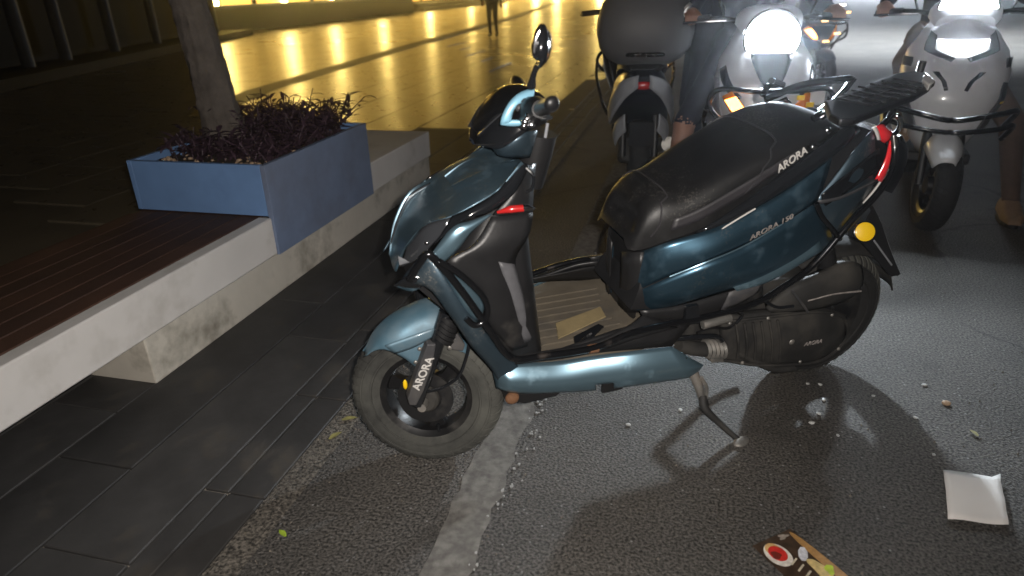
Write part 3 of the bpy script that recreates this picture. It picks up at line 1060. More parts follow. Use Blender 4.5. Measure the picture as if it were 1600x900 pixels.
MB().tube([(0.267,0.156,0.39),(0.223,0.126,0.39),(0.2,0.114,0.39)], .003).build('wire', M_chrome, FL)
# black sill edge above the lower panel
b = MB().rails([(0.455,0.19,0.423),(0.368,0.19,0.42),(0.234,0.19,0.421),(0.123,0.185,0.446),(0.064,0.16,0.46)], [(0.448,0.2,0.401),(0.356,0.205,0.399),(0.23,0.205,0.396),(0.098,0.2,0.41),(-0.03,0.18,0.404)], N=18, M=4, bulge=.006)
b.mirror().build('sill', M_dark, S, solid=.01)
MB().rails([(0.448,0.2,0.405),(0.338,0.205,0.395),(0.23,0.205,0.392),(-0.005,0.2,0.36)], [(0.161,0.17,0.43),(0.086,0.17,0.435),(0.007,0.17,0.43),(-0.085,0.17,0.412)], N=10, M=3).mirror().build('sill_filler', M_dark, S, solid=.006)

# lower side panel: curved sheet tilted upwards, with a notch
pt = [(0.5,0.16,0.378),(0.447,0.168,0.382),(0.329,0.184,0.375),(0.238,0.204,0.385),(0.133,0.233,0.398),(0.03,0.25,0.401)]
pbm = [(0.49,0.165,0.311),(0.45,0.178,0.296),(0.297,0.206,0.282),(0.211,0.222,0.281),(0.111,0.248,0.292),(-0.027,0.264,0.294)]
T = resample(catmull(pt, 6), 44)
Bm = resample(catmull(pbm, 6), 44)
tip = Vector([(-0.081,0.252,0.315)][0])
rows = []
for i in range(44):
    f = i / 43
    row = []
    for j in range(11):
        v = j / 10
        p = T[i].lerp(Bm[i], v)
        p.y += .026 * math.sin(math.pi * min(v / 1.04 + .01, 1)) * (1 if f > .06 else f / .06)
        row.append(p)
    rows.append(row)
rows.append([rows[-1][j].lerp(tip, .55 + .3 * (1 - abs(j - 6) / 6)) + Vector((0, .004, 0)) for j in range(11)])
rows.append([rows[43][j].lerp(tip, .93) for j in range(11)])
rows.append([tip.copy() for j in range(11)])
b = MB()
n_ = 11
vs = [v for r in rows for v in r]
fs = []
for i in range(len(rows) - 1):
    for k in range(10):
        if 22 <= i <= 25 and k >= 7:
            continue
        fs.append((i * n_ + k, i * n_ + k + 1, (i + 1) * n_ + k + 1, (i + 1) * n_ + k))
b.add(vs, fs)
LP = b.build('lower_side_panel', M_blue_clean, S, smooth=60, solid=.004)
c = b.v
b2 = MB().add([(x, -y, z) for x, y, z in b.v], [tuple(reversed(f)) for f in b.f])
b2.build('lower_side_panel', M_blue_clean, S, smooth=60, solid=.004)
b = MB().box([(0.18,0.222,0.295)][0], (.06, .01, .05))
b.build('notch_backing', M_dark, LP)
MB().ell([(0.181,0.232,0.314)][0], (.007, .004, .007)).build('bolt', M_chrome, LP)
MB().ell([(-0.01,0.262,0.359)][0], (.005, .003, .005)).build('bolt', M_chrome, LP)
MB().prism([(0.444,0.16,0.279),(0.295,0.16,0.246),(0.314,0.16,0.233),(0.407,0.16,0.23),(0.462,0.16,0.253)], (0, -.3, 0)).build('belly_pan', M_dark, S, smooth=0, bevel=.006)
MB().ell([(0.447,0.17,0.27)][0], (.02, .014, .018)).build('rusty_bracket', M_rust, S)

# body core under the seat
top = [(0.049,0,0.549),(-0.067,0,0.592),(-0.182,0,0.656),(-0.338,0,0.725),(-0.495,0,0.798),(-0.638,0,0.846),(-0.752,0,0.84)]
bot = [(0.09,0.12,0.449),(-0.034,0.13,0.44),(-0.169,0.14,0.458),(-0.324,0.15,0.491),(-0.459,0.15,0.559),(-0.581,0.13,0.657),(-0.692,0.09,0.722)]
b = MB().saddle(top, bot, N=20, K=8, a=.55, b=.7, under=True)
b.build('body_core', M_dark, S, smooth=50)
# dark front of the body, below the seat nose
b = MB().rails([(0.087,0.03,0.582),(0.082,0.07,0.6),(0.057,0.1,0.611)], [(0.08,0.03,0.414),(0.07,0.07,0.407),(0.047,0.1,0.421)], N=8, M=5, bulge=.008)
b.mirror().build('body_front_panel', M_dark, S, solid=.005)
b = MB().saddle([(0.063,0,0.568),(0.058,0,0.468),(0.053,0,0.38)], [(0.067,0.085,0.603),(0.059,0.09,0.506),(0.053,0.09,0.416)], N=8, K=6, a=.5, b=.6)
b.build('body_front', M_dark, S, smooth=50)
# upper and lower blue side panels with a crease between them
cr = [(0.067,0.06,0.464),(0.057,0.115,0.509),(0.006,0.155,0.558),(-0.071,0.19,0.605),(-0.173,0.193,0.635),(-0.288,0.192,0.685),(-0.403,0.18,0.731)]
b = MB().rails([(0.061,0.055,0.586),(0.053,0.105,0.62),(0.02,0.14,0.651),(-0.049,0.16,0.675),(-0.123,0.168,0.694),(-0.215,0.17,0.729),(-0.341,0.168,0.787),(-0.434,0.16,0.841)], cr, N=24, M=7, bulge=.012)
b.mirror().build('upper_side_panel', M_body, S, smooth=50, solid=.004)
cr2 = [(x, y + .003, z - .001) for x, y, z in cr]
b = MB().rails(cr2, [(0.062,0.055,0.401),(0.047,0.1,0.421),(-0.028,0.14,0.447),(-0.163,0.172,0.488),(-0.285,0.176,0.503),(-0.441,0.174,0.553),(-0.51,0.165,0.583)], N=24, M=8, bulge=.024)
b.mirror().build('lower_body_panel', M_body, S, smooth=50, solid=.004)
# lower facet, its reflected light put into paler paint and tilt
b = MB().rails([(-0.17,0.182,0.52),(-0.283,0.186,0.555),(-0.437,0.184,0.614)], [(-0.189,0.196,0.5),(-0.284,0.202,0.517),(-0.446,0.198,0.586)], N=14, M=3, bulge=.003)
b.mirror().build('facet', M_blue_clean, S, solid=.003)
# thin pale tubes painting in the highlights along crease and seat edge
MB().tube([(x, y + .004, z + .001) for x, y, z in cr[2:6]], .0022, n=6).mirror().build('crease_highlight', M_blue_clean, S)
MB().tube([(-0.115,0.172,0.682),(-0.159,0.174,0.706),(-0.212,0.174,0.731)], .0022, n=6).mirror().build('edge_highlight', M_silver, S)
# panels of the tail
b = MB().rails([(-0.416,0.16,0.725),(-0.455,0.158,0.774),(-0.513,0.15,0.847),(-0.58,0.125,0.887),(-0.604,0.11,0.884)], [(-0.495,0.165,0.589),(-0.545,0.16,0.649),(-0.591,0.15,0.693),(-0.634,0.13,0.728),(-0.65,0.12,0.734)], N=18, M=7, bulge=.012)
b.mirror().build('tail_panel', M_bluedk, S, smooth=50, solid=.004)
b = MB().rails([(-0.419,0.172,0.742),(-0.484,0.168,0.787),(-0.596,0.15,0.846)], [(-0.438,0.176,0.71),(-0.515,0.172,0.747),(-0.625,0.15,0.789)], N=12, M=4, bulge=-.004)
b.mirror().build('tail_recess', M_gloss, S, solid=.003)
b = MB().rails([(-0.409,0.174,0.728),(-0.473,0.176,0.731),(-0.612,0.16,0.761)], [(-0.416,0.174,0.717),(-0.48,0.176,0.723),(-0.613,0.16,0.753)], N=10, M=2)
b.mirror().build('tail_edge', M_grey, S, solid=.003)
# black trim below the seat, lettered
tr_t = [(-0.058,0.15,0.673),(-0.181,0.158,0.745),(-0.301,0.16,0.827),(-0.413,0.15,0.886),(-0.496,0.13,0.925)]
tr_b = [(-0.12,0.16,0.674),(-0.213,0.172,0.73),(-0.339,0.17,0.788),(-0.454,0.16,0.856),(-0.537,0.13,0.894)]
b = MB().rails(tr_t, tr_b, N=20, M=5, bulge=.010)
b.mirror()
TR = b.build('seat_trim', M_gloss, S, smooth=50, solid=.004)
t0, t1 = [Vector(p) for p in [(-0.258,0.177,0.824),(-0.335,0.177,0.87)]]
tu = Vector([(-0.245,0.177,0.846)][0]) - t0
text('ARORA', 'lettering', M_silver, TR, t0, t1 - t0, tu, .021, .001, shear=.15, width=(t1 - t0).length)
MB().ell([(-0.361,0.166,0.879)][0], (.012, .008, .009)).build('cap', M_chrome, S)
tt0, tt1 = [Vector(p) for p in [(-0.191,0.203,0.656),(-0.315,0.203,0.704)]]
text('ARORA 150', 'lettering', M_wornsilver, S, tt0, tt1 - tt0, Vector((0, 0, 1)), .014, .0006, shear=.2, width=(tt1 - tt0).length)
# rear body underside and dark wing in front of the engine
b = MB().rails([(0.087,0.165,0.471),(-0.025,0.172,0.47),(-0.16,0.176,0.488),(-0.284,0.178,0.502)], [(0.06,0.16,0.424),(-0.079,0.165,0.41),(-0.197,0.17,0.422),(-0.3,0.17,0.439)], N=16, M=4, bulge=.010)
b.mirror().build('under_panel', M_dark, S, solid=.005)
b = MB().rails([(-0.169,0.19,0.496),(-0.233,0.19,0.505),(-0.279,0.185,0.499)], [(-0.158,0.18,0.429),(-0.208,0.18,0.44),(-0.27,0.175,0.46)], N=8, M=3, bulge=.006)
b.mirror().build('under_wing', M_grey, S, solid=.004)

# seat
st = [(0.066,0,0.681),(0.069,0,0.725),(0.058,0,0.747),(0.026,0,0.769),(-0.031,0,0.78),(-0.133,0,0.831),(-0.224,0,0.875),(-0.299,0,0.903),(-0.367,0,0.922),(-0.439,0,0.927),(-0.497,0,0.912),(-0.541,0,0.872)]
sb = [(0.106,0.07,0.646),(0.106,0.085,0.63),(0.102,0.1,0.624),(0.071,0.115,0.628),(0.017,0.135,0.653),(-0.057,0.148,0.676),(-0.125,0.152,0.708),(-0.184,0.155,0.741),(-0.25,0.157,0.789),(-0.311,0.155,0.828),(-0.381,0.14,0.857),(-0.46,0.1,0.872)]
b = MB().saddle(st, sb, N=40, K=12, a=.50, b=.55, caps=True)
SEAT = b.build('seat', M_seat, S, smooth=60)
# seam welts across the seat and round the nose
def seat_pt(i, th):
    T_, B_ = resample(catmull(st, 5), 40), resample(catmull(sb, 5), 40)
    t, q = T_[i], B_[i]
    f = abs(math.sin(th)) ** .5
    g = 1 - max(math.cos(th), 0) ** .55
    p = Vector((t.x, 0, t.z)).lerp(Vector((q.x, 0, q.z)), g)
    p.y = (1 if th >= 0 else -1) * abs(q.y) * f
    return p
for i0, sl in ((22, 4.0), (5, 2.0)):
    pts = []
    for k in range(-10, 11):
        th = math.pi / 2 * k / 10.5
        i = int(round(i0 + sl * (1 - abs(k) / 10) ** .5 - (1.5 if i0 == 22 else 0)))
        pts.append(seat_pt(i, th) + Vector((0, .0015 * (1 if k > 0 else -1), .0012)))
    MB().tube(pts, .0024, n=6, res=2).build('seam', M_seatgrey, SEAT)
b = MB().rails([seat_pt(i, 1.28) + Vector((0, .002, 0)) for i in range(8, 31)], [seat_pt(i, 1.5) + Vector((0, .0025, 0)) for i in range(8, 31)], N=24, M=3, smooth=False)
b.mirror().build('side_sheen_welt', M_seatgrey, SEAT, solid=.002)  # lighter strip, the sheen of the seat side put into its colour

# handlebar cowl, turned with the steering
steer = rad(-20)
ct = [(0.496,0,0.921),(0.486,0,0.955),(0.454,0,0.995),(0.418,0,1.025),(0.376,0,1.039),(0.338,0,1.035),(0.321,0,1.018)]
cb = [(0.497,0.015,0.921),(0.48,0.075,0.932),(0.458,0.1,0.933),(0.432,0.115,0.951),(0.401,0.12,0.973),(0.367,0.11,0.979),(0.345,0.09,0.983)]
b = MB().saddle(ct, cb, N=22, K=10, a=.65, b=.8, caps=False)
b.build('handlebar_cowl', M_gloss, S, smooth=50, solid=.004)
b = MB().rails([(0.461,0.05,0.922),(0.459,0.085,0.939),(0.443,0.1,0.951),(0.404,0.11,0.968),(0.363,0.09,0.965)], [(0.452,0.04,0.909),(0.45,0.07,0.907),(0.438,0.085,0.906),(0.405,0.09,0.902),(0.38,0.09,0.902)], N=14, M=5, bulge=.010)
b.mirror().build('cowl_lower', M_bluedk, S, solid=.004)
b = MB().saddle([(0.482,0,0.947),(0.442,0,0.994),(0.395,0,1.023)], [(0.488,0.04,0.944),(0.453,0.06,0.984),(0.409,0.07,1.019)], N=10, K=6, a=.8, b=.8, caps=False)
b.v = [(x + .006, y, z + .004) for x, y, z in b.v]
b.build('headlight', M_smoke, S, solid=.003)
# pale blue accent of the cowl
b = MB().rails([(0.393,0.15,1.077),(0.434,0.16,1.069),(0.458,0.165,1.051),(0.474,0.168,1.022),(0.476,0.168,1.009)], [(0.403,0.165,1.056),(0.431,0.17,1.051),(0.446,0.172,1.04),(0.453,0.173,1.022),(0.453,0.173,1.015)], N=18, M=3, bulge=.004)
ACC = b.build('cowl_accent', M_sky, S, solid=.006)
b = MB().rails([(0.465,0.17,1.018),(0.452,0.173,1.018),(0.431,0.178,1.016)], [(0.475,0.17,1.009),(0.452,0.173,1.005),(0.429,0.178,1.006)], N=8, M=2)
b.build('cowl_accent', M_sky, S, solid=.006)
# steering neck
b = MB().tube([(0.332,0,0.934),(0.341,0,0.879),(0.356,0,0.805)], .06, n=16, radii=[.062, .058, .052], flat=.8)
b.build('steering_neck', M_dark, S, smooth=50)
MB().tube([(0.323,0.05,0.967),(0.331,0.05,0.917),(0.343,0.05,0.876)], .004).build('neck_edge', M_lgrey, S)
# bars, grips, switch gear, levers
gl = [Vector(p) for p in [(0.404,0.1,1.005),(0.408,0.2,1.04),(0.426,0.33,1.089)]]
MB().tube(gl[:2], .013, n=12, res=1).build('handlebar', M_gloss, S, smooth=60)
b = MB().tube([gl[1], gl[2]], .015, n=16, res=1)
b.build('grip', M_black, S, smooth=50)
MB().ell(gl[2], (.0155, .010, .0155)).build('grip_end', M_black, S, smooth=60)
b = MB().tube([gl[0], gl[0].lerp(gl[1], .5), gl[1], gl[1].lerp(gl[2], .3)], .036, n=14, radii=[.030, .036, .031, .018])
SWG = b.build('switch_housing', M_black, S, smooth=40)
for i, p in enumerate([(0.42,0.17,1.052),(0.433,0.17,1.042),(0.413,0.18,1.03)]):
    MB().ell(p, (.012, .010, .009)).build('switch_button', M_grey if i != 2 else M_lgrey, SWG)
MB().tube([(0.412,0.15,0.997),(0.405,0.2,1.02),(0.418,0.3,1.054)], .007, n=10, flat=.6).build('brake_lever', M_gloss, S, smooth=60)
b = MB().ell([(0.43,0.215,1.038)][0], (.007, .007, .007))
for p in [(0.439,0.215,1.017),(0.437,0.215,1.025),(0.433,0.215,1.031),(0.423,0.215,1.017)]:
    b.ell(p, (.0085, .007, .007))
b.tube([(0.438,0.215,1.02),(0.418,0.215,1.017)], .003, n=6, res=1)
b.build('lever_screw', M_chrome, S, smooth=60)
# far side bar and grip
fb = [Vector(p) for p in [(0.324,-0.06,0.963),(0.31,-0.17,0.977),(0.291,-0.29,0.992)]]
MB().tube(fb[:2], .013, n=12, res=1).build('handlebar', M_gloss, S, smooth=60)
MB().tube([fb[1], fb[1].lerp(fb[2], .7), fb[2]], .020, n=16, res=2, radii=[.024, .021, .012]).build('grip', M_black, S, smooth=50)
MB().tube([fb[0], fb[0].lerp(fb[1], .5), fb[1]], .03, n=14, radii=[.030, .034, .026]).build('switch_housing', M_black, S, smooth=40)
# mirrors: stalk, shell, glass
b = MB().tube([(0.42,0.2,1.092),(0.421,0.21,1.11),(0.418,0.215,1.126),(0.412,0.22,1.141)], .006, n=10, radii=[.010, .0065, .006, .007])
MS = b.build('mirror', M_gloss, S, smooth=60)
sh = [(0.409,0.23,1.215),(0.423,0.23,1.205),(0.43,0.23,1.187),(0.432,0.23,1.164),(0.427,0.23,1.151),(0.417,0.23,1.146),(0.421,0.23,1.137),(0.414,0.23,1.131),(0.403,0.23,1.141),(0.395,0.23,1.157),(0.393,0.23,1.18),(0.398,0.23,1.203)]
cx = sum((Vector(p) for p in sh), Vector()) / len(sh)
rows = []
for dy, sc in ((-.022, .80), (-.016, .97), (-.004, 1.0), (.012, .88), (.024, .62), (.031, .28)):
    rows.append([cx + (Vector(p) - cx) * sc + Vector((.25 * dy, dy, 0)) for p in catmull(sh, 3, True)])
b = MB().grid(rows, close_v=True, caps=True)
b.build('mirror_shell', M_gloss, MS, smooth=55)
ed = [(0.424,0.25,1.206),(0.431,0.25,1.19),(0.434,0.25,1.167)]
MB().tube(ed, .0045, n=8).build('mirror_rim', M_chrome, MS, smooth=60)
ed = [(0.401,0.235,1.2),(0.397,0.235,1.181),(0.399,0.235,1.16),(0.407,0.235,1.144)]
MB().tube(ed, .0045, n=8).build('mirror_rim', M_chrome, MS, smooth=60)
b = MB().prism([Vector(p) * 1 + Vector((-.004, -.023, 0)) for p in [(0.41,0.23,1.207),(0.42,0.23,1.198),(0.425,0.23,1.182),(0.426,0.23,1.163),(0.411,0.23,1.155),(0.399,0.23,1.164),(0.399,0.23,1.188)]], (0, -.002, 0))
b.build('mirror_glass', M_mirror, MS, smooth=0)
# engine, belt cover, intake, rear fender, shock
b = MB().rails([(-0.218,0.12,0.355),(-0.325,0.13,0.358),(-0.455,0.14,0.35),(-0.59,0.14,0.331),(-0.678,0.13,0.29)], [(-0.255,0.11,0.192),(-0.378,0.12,0.149),(-0.482,0.13,0.134),(-0.622,0.13,0.12),(-0.714,0.12,0.168)], N=20, M=9, bulge=.022)
CVT = b.build('belt_cover', M_engine, S, smooth=50, solid=.06)
t0, t1 = [Vector(p) for p in [(-0.512,0.158,0.224),(-0.609,0.158,0.222)]]
text('ARORA', 'lettering', M_wornsilver, CVT, t0, t1 - t0, Vector((0, 0, 1)), .014, .001, shear=.2)
for p in [(-0.231,0.14,0.354),(-0.358,0.148,0.351),(-0.6,0.148,0.316),(-0.677,0.14,0.166),(-0.527,0.145,0.152),(-0.307,0.14,0.194)]:
    MB().ell(p, (.006, .005, .006)).build('bolt', M_steel, CVT)
for k in range(6):
    x_ = 0
    pa, pb_ = Vector([(-0.252,0.142,0.348)][0]).lerp(Vector([(-0.398,0.145,0.335)][0]), k / 5), Vector([(-0.286,0.138,0.214)][0]).lerp(Vector([(-0.447,0.142,0.171)][0]), k / 5)
    MB().tube([pa, pa.lerp(pb_, .5) + Vector((0, .010, 0)), pb_], .004, n=6).build('cover_rib', M_engine, CVT)
MB().tube([(-0.211,0.135,0.359),(-0.362,0.142,0.351),(-0.574,0.146,0.329),(-0.667,0.14,0.279),(-0.703,0.135,0.195),(-0.623,0.14,0.135),(-0.481,0.142,0.148),(-0.359,0.138,0.173),(-0.247,0.13,0.21)], .005, n=6).build('cover_flange', M_engine, CVT)
MB().tube([(-0.203,0.16,0.425),(-0.261,0.15,0.382),(-0.253,0.14,0.349)], .005, n=8).build('hose', M_gloss, S)
MB().tube([(-0.118,0.15,0.35),(-0.163,0.15,0.358),(-0.234,0.14,0.338),(-0.256,0.14,0.36)], .004, n=8).build('cable', M_black, S)
MB().tube([(-0.339,0.14,0.41),(-0.391,0.14,0.378),(-0.44,0.15,0.379)], .005, n=8).build('hose', M_gloss, S)
MB().ell([(-0.462,0.155,0.249)][0], (.010, .006, .010)).build('kick_boss', M_steel, CVT)
for i in range(5):
    p = Vector([(-0.172,0.13,0.269)][0]).lerp(Vector([(-0.229,0.13,0.256)][0]), i / 4)
    MB().lathe([(.024, -.006), (.031, 0), (.024, .006)], Matrix.Translation(p) @ Matrix.Rotation(rad(90), 4, 'Z'), 16).build('bellows_ring', M_steel, S, smooth=40)
MB().tube([(-0.078,0.125,0.297),(-0.161,0.13,0.269),(-0.235,0.13,0.253)], .022, n=14).build('intake_duct', M_engine, S, smooth=50)
MB().tube([(-0.009,0.16,0.355),(-0.088,0.165,0.35),(-0.175,0.165,0.334),(-0.199,0.16,0.313)], .008, n=10).build('hose', M_gloss, S, smooth=60)
MB().prism([(-0.202,0.12,0.22),(-0.247,0.12,0.22),(-0.262,0.12,0.192),(-0.211,0.12,0.199)], (0, -.05, 0)).build('engine_foot', M_steel, S, smooth=0, bevel=.004)
b = MB().box((-.36, 0, .34), (.46, .18, .18))
b.build('engine_block', M_engine, S, bevel=.02)
# air filter box over the belt cover
b = MB().rails([(-0.365,0.12,0.371),(-0.43,0.13,0.436),(-0.542,0.135,0.469),(-0.629,0.135,0.492),(-0.691,0.12,0.461)], [(-0.382,0.13,0.354),(-0.499,0.145,0.347),(-0.593,0.145,0.348),(-0.677,0.14,0.366),(-0.721,0.12,0.384)], N=18, M=6, bulge=.018)
AB = b.build('air_filter_box', M_engine, S, smooth=50, solid=.05)
MB().tube([(-0.483,0.155,0.392),(-0.567,0.157,0.4),(-0.683,0.152,0.388)], .003, n=6).build('box_seam', M_wornsilver, AB)
MB().tube([(-0.417,0.155,0.437),(-0.451,0.158,0.4),(-0.494,0.155,0.352)], .004, n=6).build('box_clip', M_grey, AB)
# rear fender round the tyre
rows = []
for i in range(17):
    a = rad(18 + 108 * i / 16)
    row = []
    for k in range(-5, 6):
        y = .078 * k / 5
        r = .262 - .022 * abs(k / 5) ** 3
        row.append((-.68 - r * math.cos(a), y, .235 + r * math.sin(a)))
    rows.append(row)
MB().grid(rows).build('rear_fender', M_engine, S, smooth=50, solid=.004)
for sy_ in (.088, -.088):
    MB().tube([(-.64, sy_, .27), (-.60, sy_, .43), (-.55, sy_, .56)], .022, n=12, radii=[.016, .03, .026]).build('shock_absorber', M_dark, S, smooth=40)
# plate bracket seen edge on, with a round amber reflector
pb = [(-0.694,0.09,0.65),(-0.749,0.09,0.587),(-0.824,0.09,0.479),(-0.902,0.09,0.379)]
b = MB().rails(pb, [(x, -.09, z) for x, y, z in pb], N=8, M=2, smooth=False)
PBK = b.build('plate_bracket', M_dark, S, smooth=0, solid=.012)
pb2 = [(-0.669,0.1,0.546),(-0.851,0.1,0.383),(-0.887,0.1,0.384),(-0.693,0.1,0.63)]
b = MB().prism(pb2, (0, -.006, 0))
b.build('bracket_cheek', M_dark, PBK, smooth=0)
MB().tube([(-0.727,0.107,0.532),(-0.83,0.107,0.432)], .003, n=6, res=1).build('bracket_edge', M_lgrey, PBK)
b = MB().prism([(-0.74,0.09,0.599),(-0.883,0.09,0.401),(-0.89,0.09,0.39),(-0.745,0.09,0.592)], (0, -.18, 0))
b.build('number_plate', M_lgrey, PBK, smooth=0)
cpt = Vector([(-0.667,0.118,0.575)][0])
Mr = Matrix.Translation(cpt) @ Matrix.Rotation(rad(-26), 4, 'Z') @ Matrix.Rotation(rad(26), 4, 'X')
AR = MB().lathe([(.001, .006), (.024, .006), (.028, .004), (.028, -.004), (.001, -.004)], Mr, 28).build('amber_reflector', M_amber, S, smooth=40)
MB().lathe([(.0285, .004), (.031, .003), (.031, -.007), (.001, -.007)], Mr, 28).build('reflector_base', M_gloss, AR, smooth=40)
# tail lamp and rear signals
b = MB().rails([(-0.581,0.13,0.901),(-0.611,0.125,0.904),(-0.665,0.11,0.879)], [(-0.602,0.135,0.866),(-0.634,0.13,0.85),(-0.674,0.11,0.855)], N=8, M=4, bulge=.012)
b.mirror(.45, -9).build('tail_lamp', M_red, S, solid=.006)
b = MB().rails([(-0.648,0.135,0.858),(-0.642,0.14,0.806),(-0.623,0.145,0.752)], [(-0.684,0.12,0.842),(-0.683,0.125,0.789),(-0.661,0.135,0.735)], N=10, M=3, bulge=.008)
b.mirror(.45, -9).build('tail_lamp', M_red, S, solid=.006)
b = MB().rails([(-0.565,0.14,0.902),(-0.581,0.14,0.886),(-0.595,0.14,0.866)], [(-0.579,0.138,0.903),(-0.593,0.138,0.888),(-0.608,0.138,0.864)], N=6, M=2)
b.mirror(.45, -9).build('lamp_edge', M_clear, S, solid=.004)
b = MB().rails([(-0.672,0.125,0.756),(-0.644,0.135,0.725),(-0.603,0.145,0.684)], [(-0.716,0.105,0.771),(-0.698,0.115,0.715),(-0.64,0.13,0.657)], N=10, M=4, bulge=.008)
b.mirror().build('rear_signal', M_clear, S, solid=.006)
b = MB().saddle([(-0.759,0,0.845),(-0.802,0,0.793),(-0.809,0,0.718),(-0.789,0,0.662)], [(-0.646,0.1,0.865),(-0.679,0.1,0.817),(-0.679,0.1,0.76),(-0.663,0.1,0.714)], N=8, K=5, a=.5, b=.5)
b.build('tail_end', M_gloss, S, smooth=50)

# luggage rack
rk = [(-0.343,0.184,1),(-0.438,0.141,1),(-0.536,0.094,1),(-0.647,0.036,1),(-0.757,-0.012,1),(-0.834,-0.024,1),(-0.849,0.007,1),(-0.801,0.076,1),(-0.725,0.138,1),(-0.61,0.202,1),(-0.501,0.246,1),(-0.388,0.294,1),(-0.298,0.333,1),(-0.267,0.323,1),(-0.274,0.282,1)]
b = MB().prism(rk, (0, 0, -.018))
RK = b.build('luggage_rack', M_black, S, smooth=0, bevel=.006)
cx = sum((Vector(p) for p in rk), Vector()) / len(rk)
d_ = (Vector([(-0.63,0.116,1)][0]) - Vector([(-0.334,0.242,1)][0])).normalized()
n2 = Vector((-d_.y, d_.x, 0))
for i in range(-3, 4):
    MB().box(cx + d_ * i * .055 + Vector((0, 0, .003)), (.006, .13 - abs(i) * .014, .005), Matrix((d_, n2, (0, 0, 1))).transposed()).build('rack_rib', M_black, RK)
for i in (-1, 0, 1):
    MB().box(cx + n2 * i * .04 + Vector((0, 0, .002)), (.30, .006, .004), Matrix((d_, n2, (0, 0, 1))).transposed()).build('rack_rib', M_black, RK)
MB().prism([(-0.776,0.06,1.012),(-0.772,0.092,1.012),(-0.738,0.136,1.012),(-0.686,0.165,1.012),(-0.716,0.114,1.012)], (0, 0, -.018)).build('rack_lamp', M_clear, RK, bevel=.004)
MB().tube([(-0.786,0.038,1.012),(-0.822,0.006,1.012)][:1] + [([(-0.786,0.038,1.012)][0][0], [(-0.786,0.038,1.012)][0][1], 1.04)], .010, n=10, res=1).build('rack_knob', M_dark, RK)
for sgn in (1, -1):
    MB().tube([(-.40, .10 * sgn, .93), (-.50, .09 * sgn, .965), (-.66, .075 * sgn, .978)], .010, n=10).build('rack_tube', M_tubeblk, S, smooth=60)
    MB().tube([(-.68, .08 * sgn, .978), (-.66, .10 * sgn, .92), (-.60, .11 * sgn, .87)], .009, n=10).build('rack_tube', M_tubeblk, S, smooth=60)
MB().tube([(-0.416,0.11,0.98),(-0.429,0.12,0.975),(-0.469,0.12,0.962)], .009, n=10).mirror().build('grab_rail', M_tubeblk, S, smooth=60)
MB().tube([(-0.403,0.12,0.937),(-0.425,0.13,0.958),(-0.46,0.13,0.962)], .009, n=10).mirror().build('grab_rail', M_tubeblk, S, smooth=60)
for p in [(-0.427,0.13,0.904),(-0.473,0.13,0.905)]:
    MB().ell(p, (.010, .008, .010)).build('bolt', M_chrome, S)
b = MB().tube([(-0.682,0.08,0.907),(-0.68,0.1,0.914),(-0.699,0.1,0.896),(-0.712,0.09,0.871),(-0.73,0.06,0.842)], .007, n=10)
b.mirror().build('tail_hoop', M_chrome, S, smooth=60)

# side stand and centre stand
b = MB().tube([(-0.108,0.17,0.23),(-0.123,0.185,0.19),(-0.139,0.2,0.138)], .011, n=10, radii=[.016, .014, .012])
SS = b.build('side_stand', M_steel, S, smooth=60)
ft = (-.245, .305, .030)
MB().tube([(-0.136,0.2,0.155),(-0.133,0.22,0.129),(-0.177,0.25,0.078)] + [Vector([(-0.224,0.29,0.034)][0])], .010, n=10, radii=[.012, .013, .010, .009]).build('stand_leg', M_engine, SS, smooth=60)
b = MB().ell([(-0.223,0.3,0.038)][0], (.030, .018, .008), Matrix.Rotation(.3, 3, 'Z'))
b.build('stand_foot', M_steel, SS, smooth=50)
MB().tube([(-0.128,0.19,0.216),(-0.149,0.195,0.177),(-0.15,0.2,0.137)], .006, n=8).build('stand_spring', M_steel, SS)
MB().tube([(-0.149,0.2,0.143),(-0.153,0.205,0.116),(-0.141,0.205,0.107)], .006, n=8).build('stand_hook', M_gloss, SS, smooth=60)
b = MB().tube([(-.30, .12, .22), (-.45, .13, .13), (-.52, .13, .12)], .012, n=10)
b.mirror().build('centre_stand', M_engine, S, smooth=60)
MB().tube([(-.30, .12, .22), (-.30, -.12, .22)], .012, n=10, res=1).build('stand_bar', M_engine, S)
# exhaust on the far side
MB().tube([(-.36, -.12, .34), (-.5, -.16, .38), (-.84, -.17, .46)], .05, n=16, radii=[.03, .052, .048]).build('silencer', M_steel, S, smooth=50)


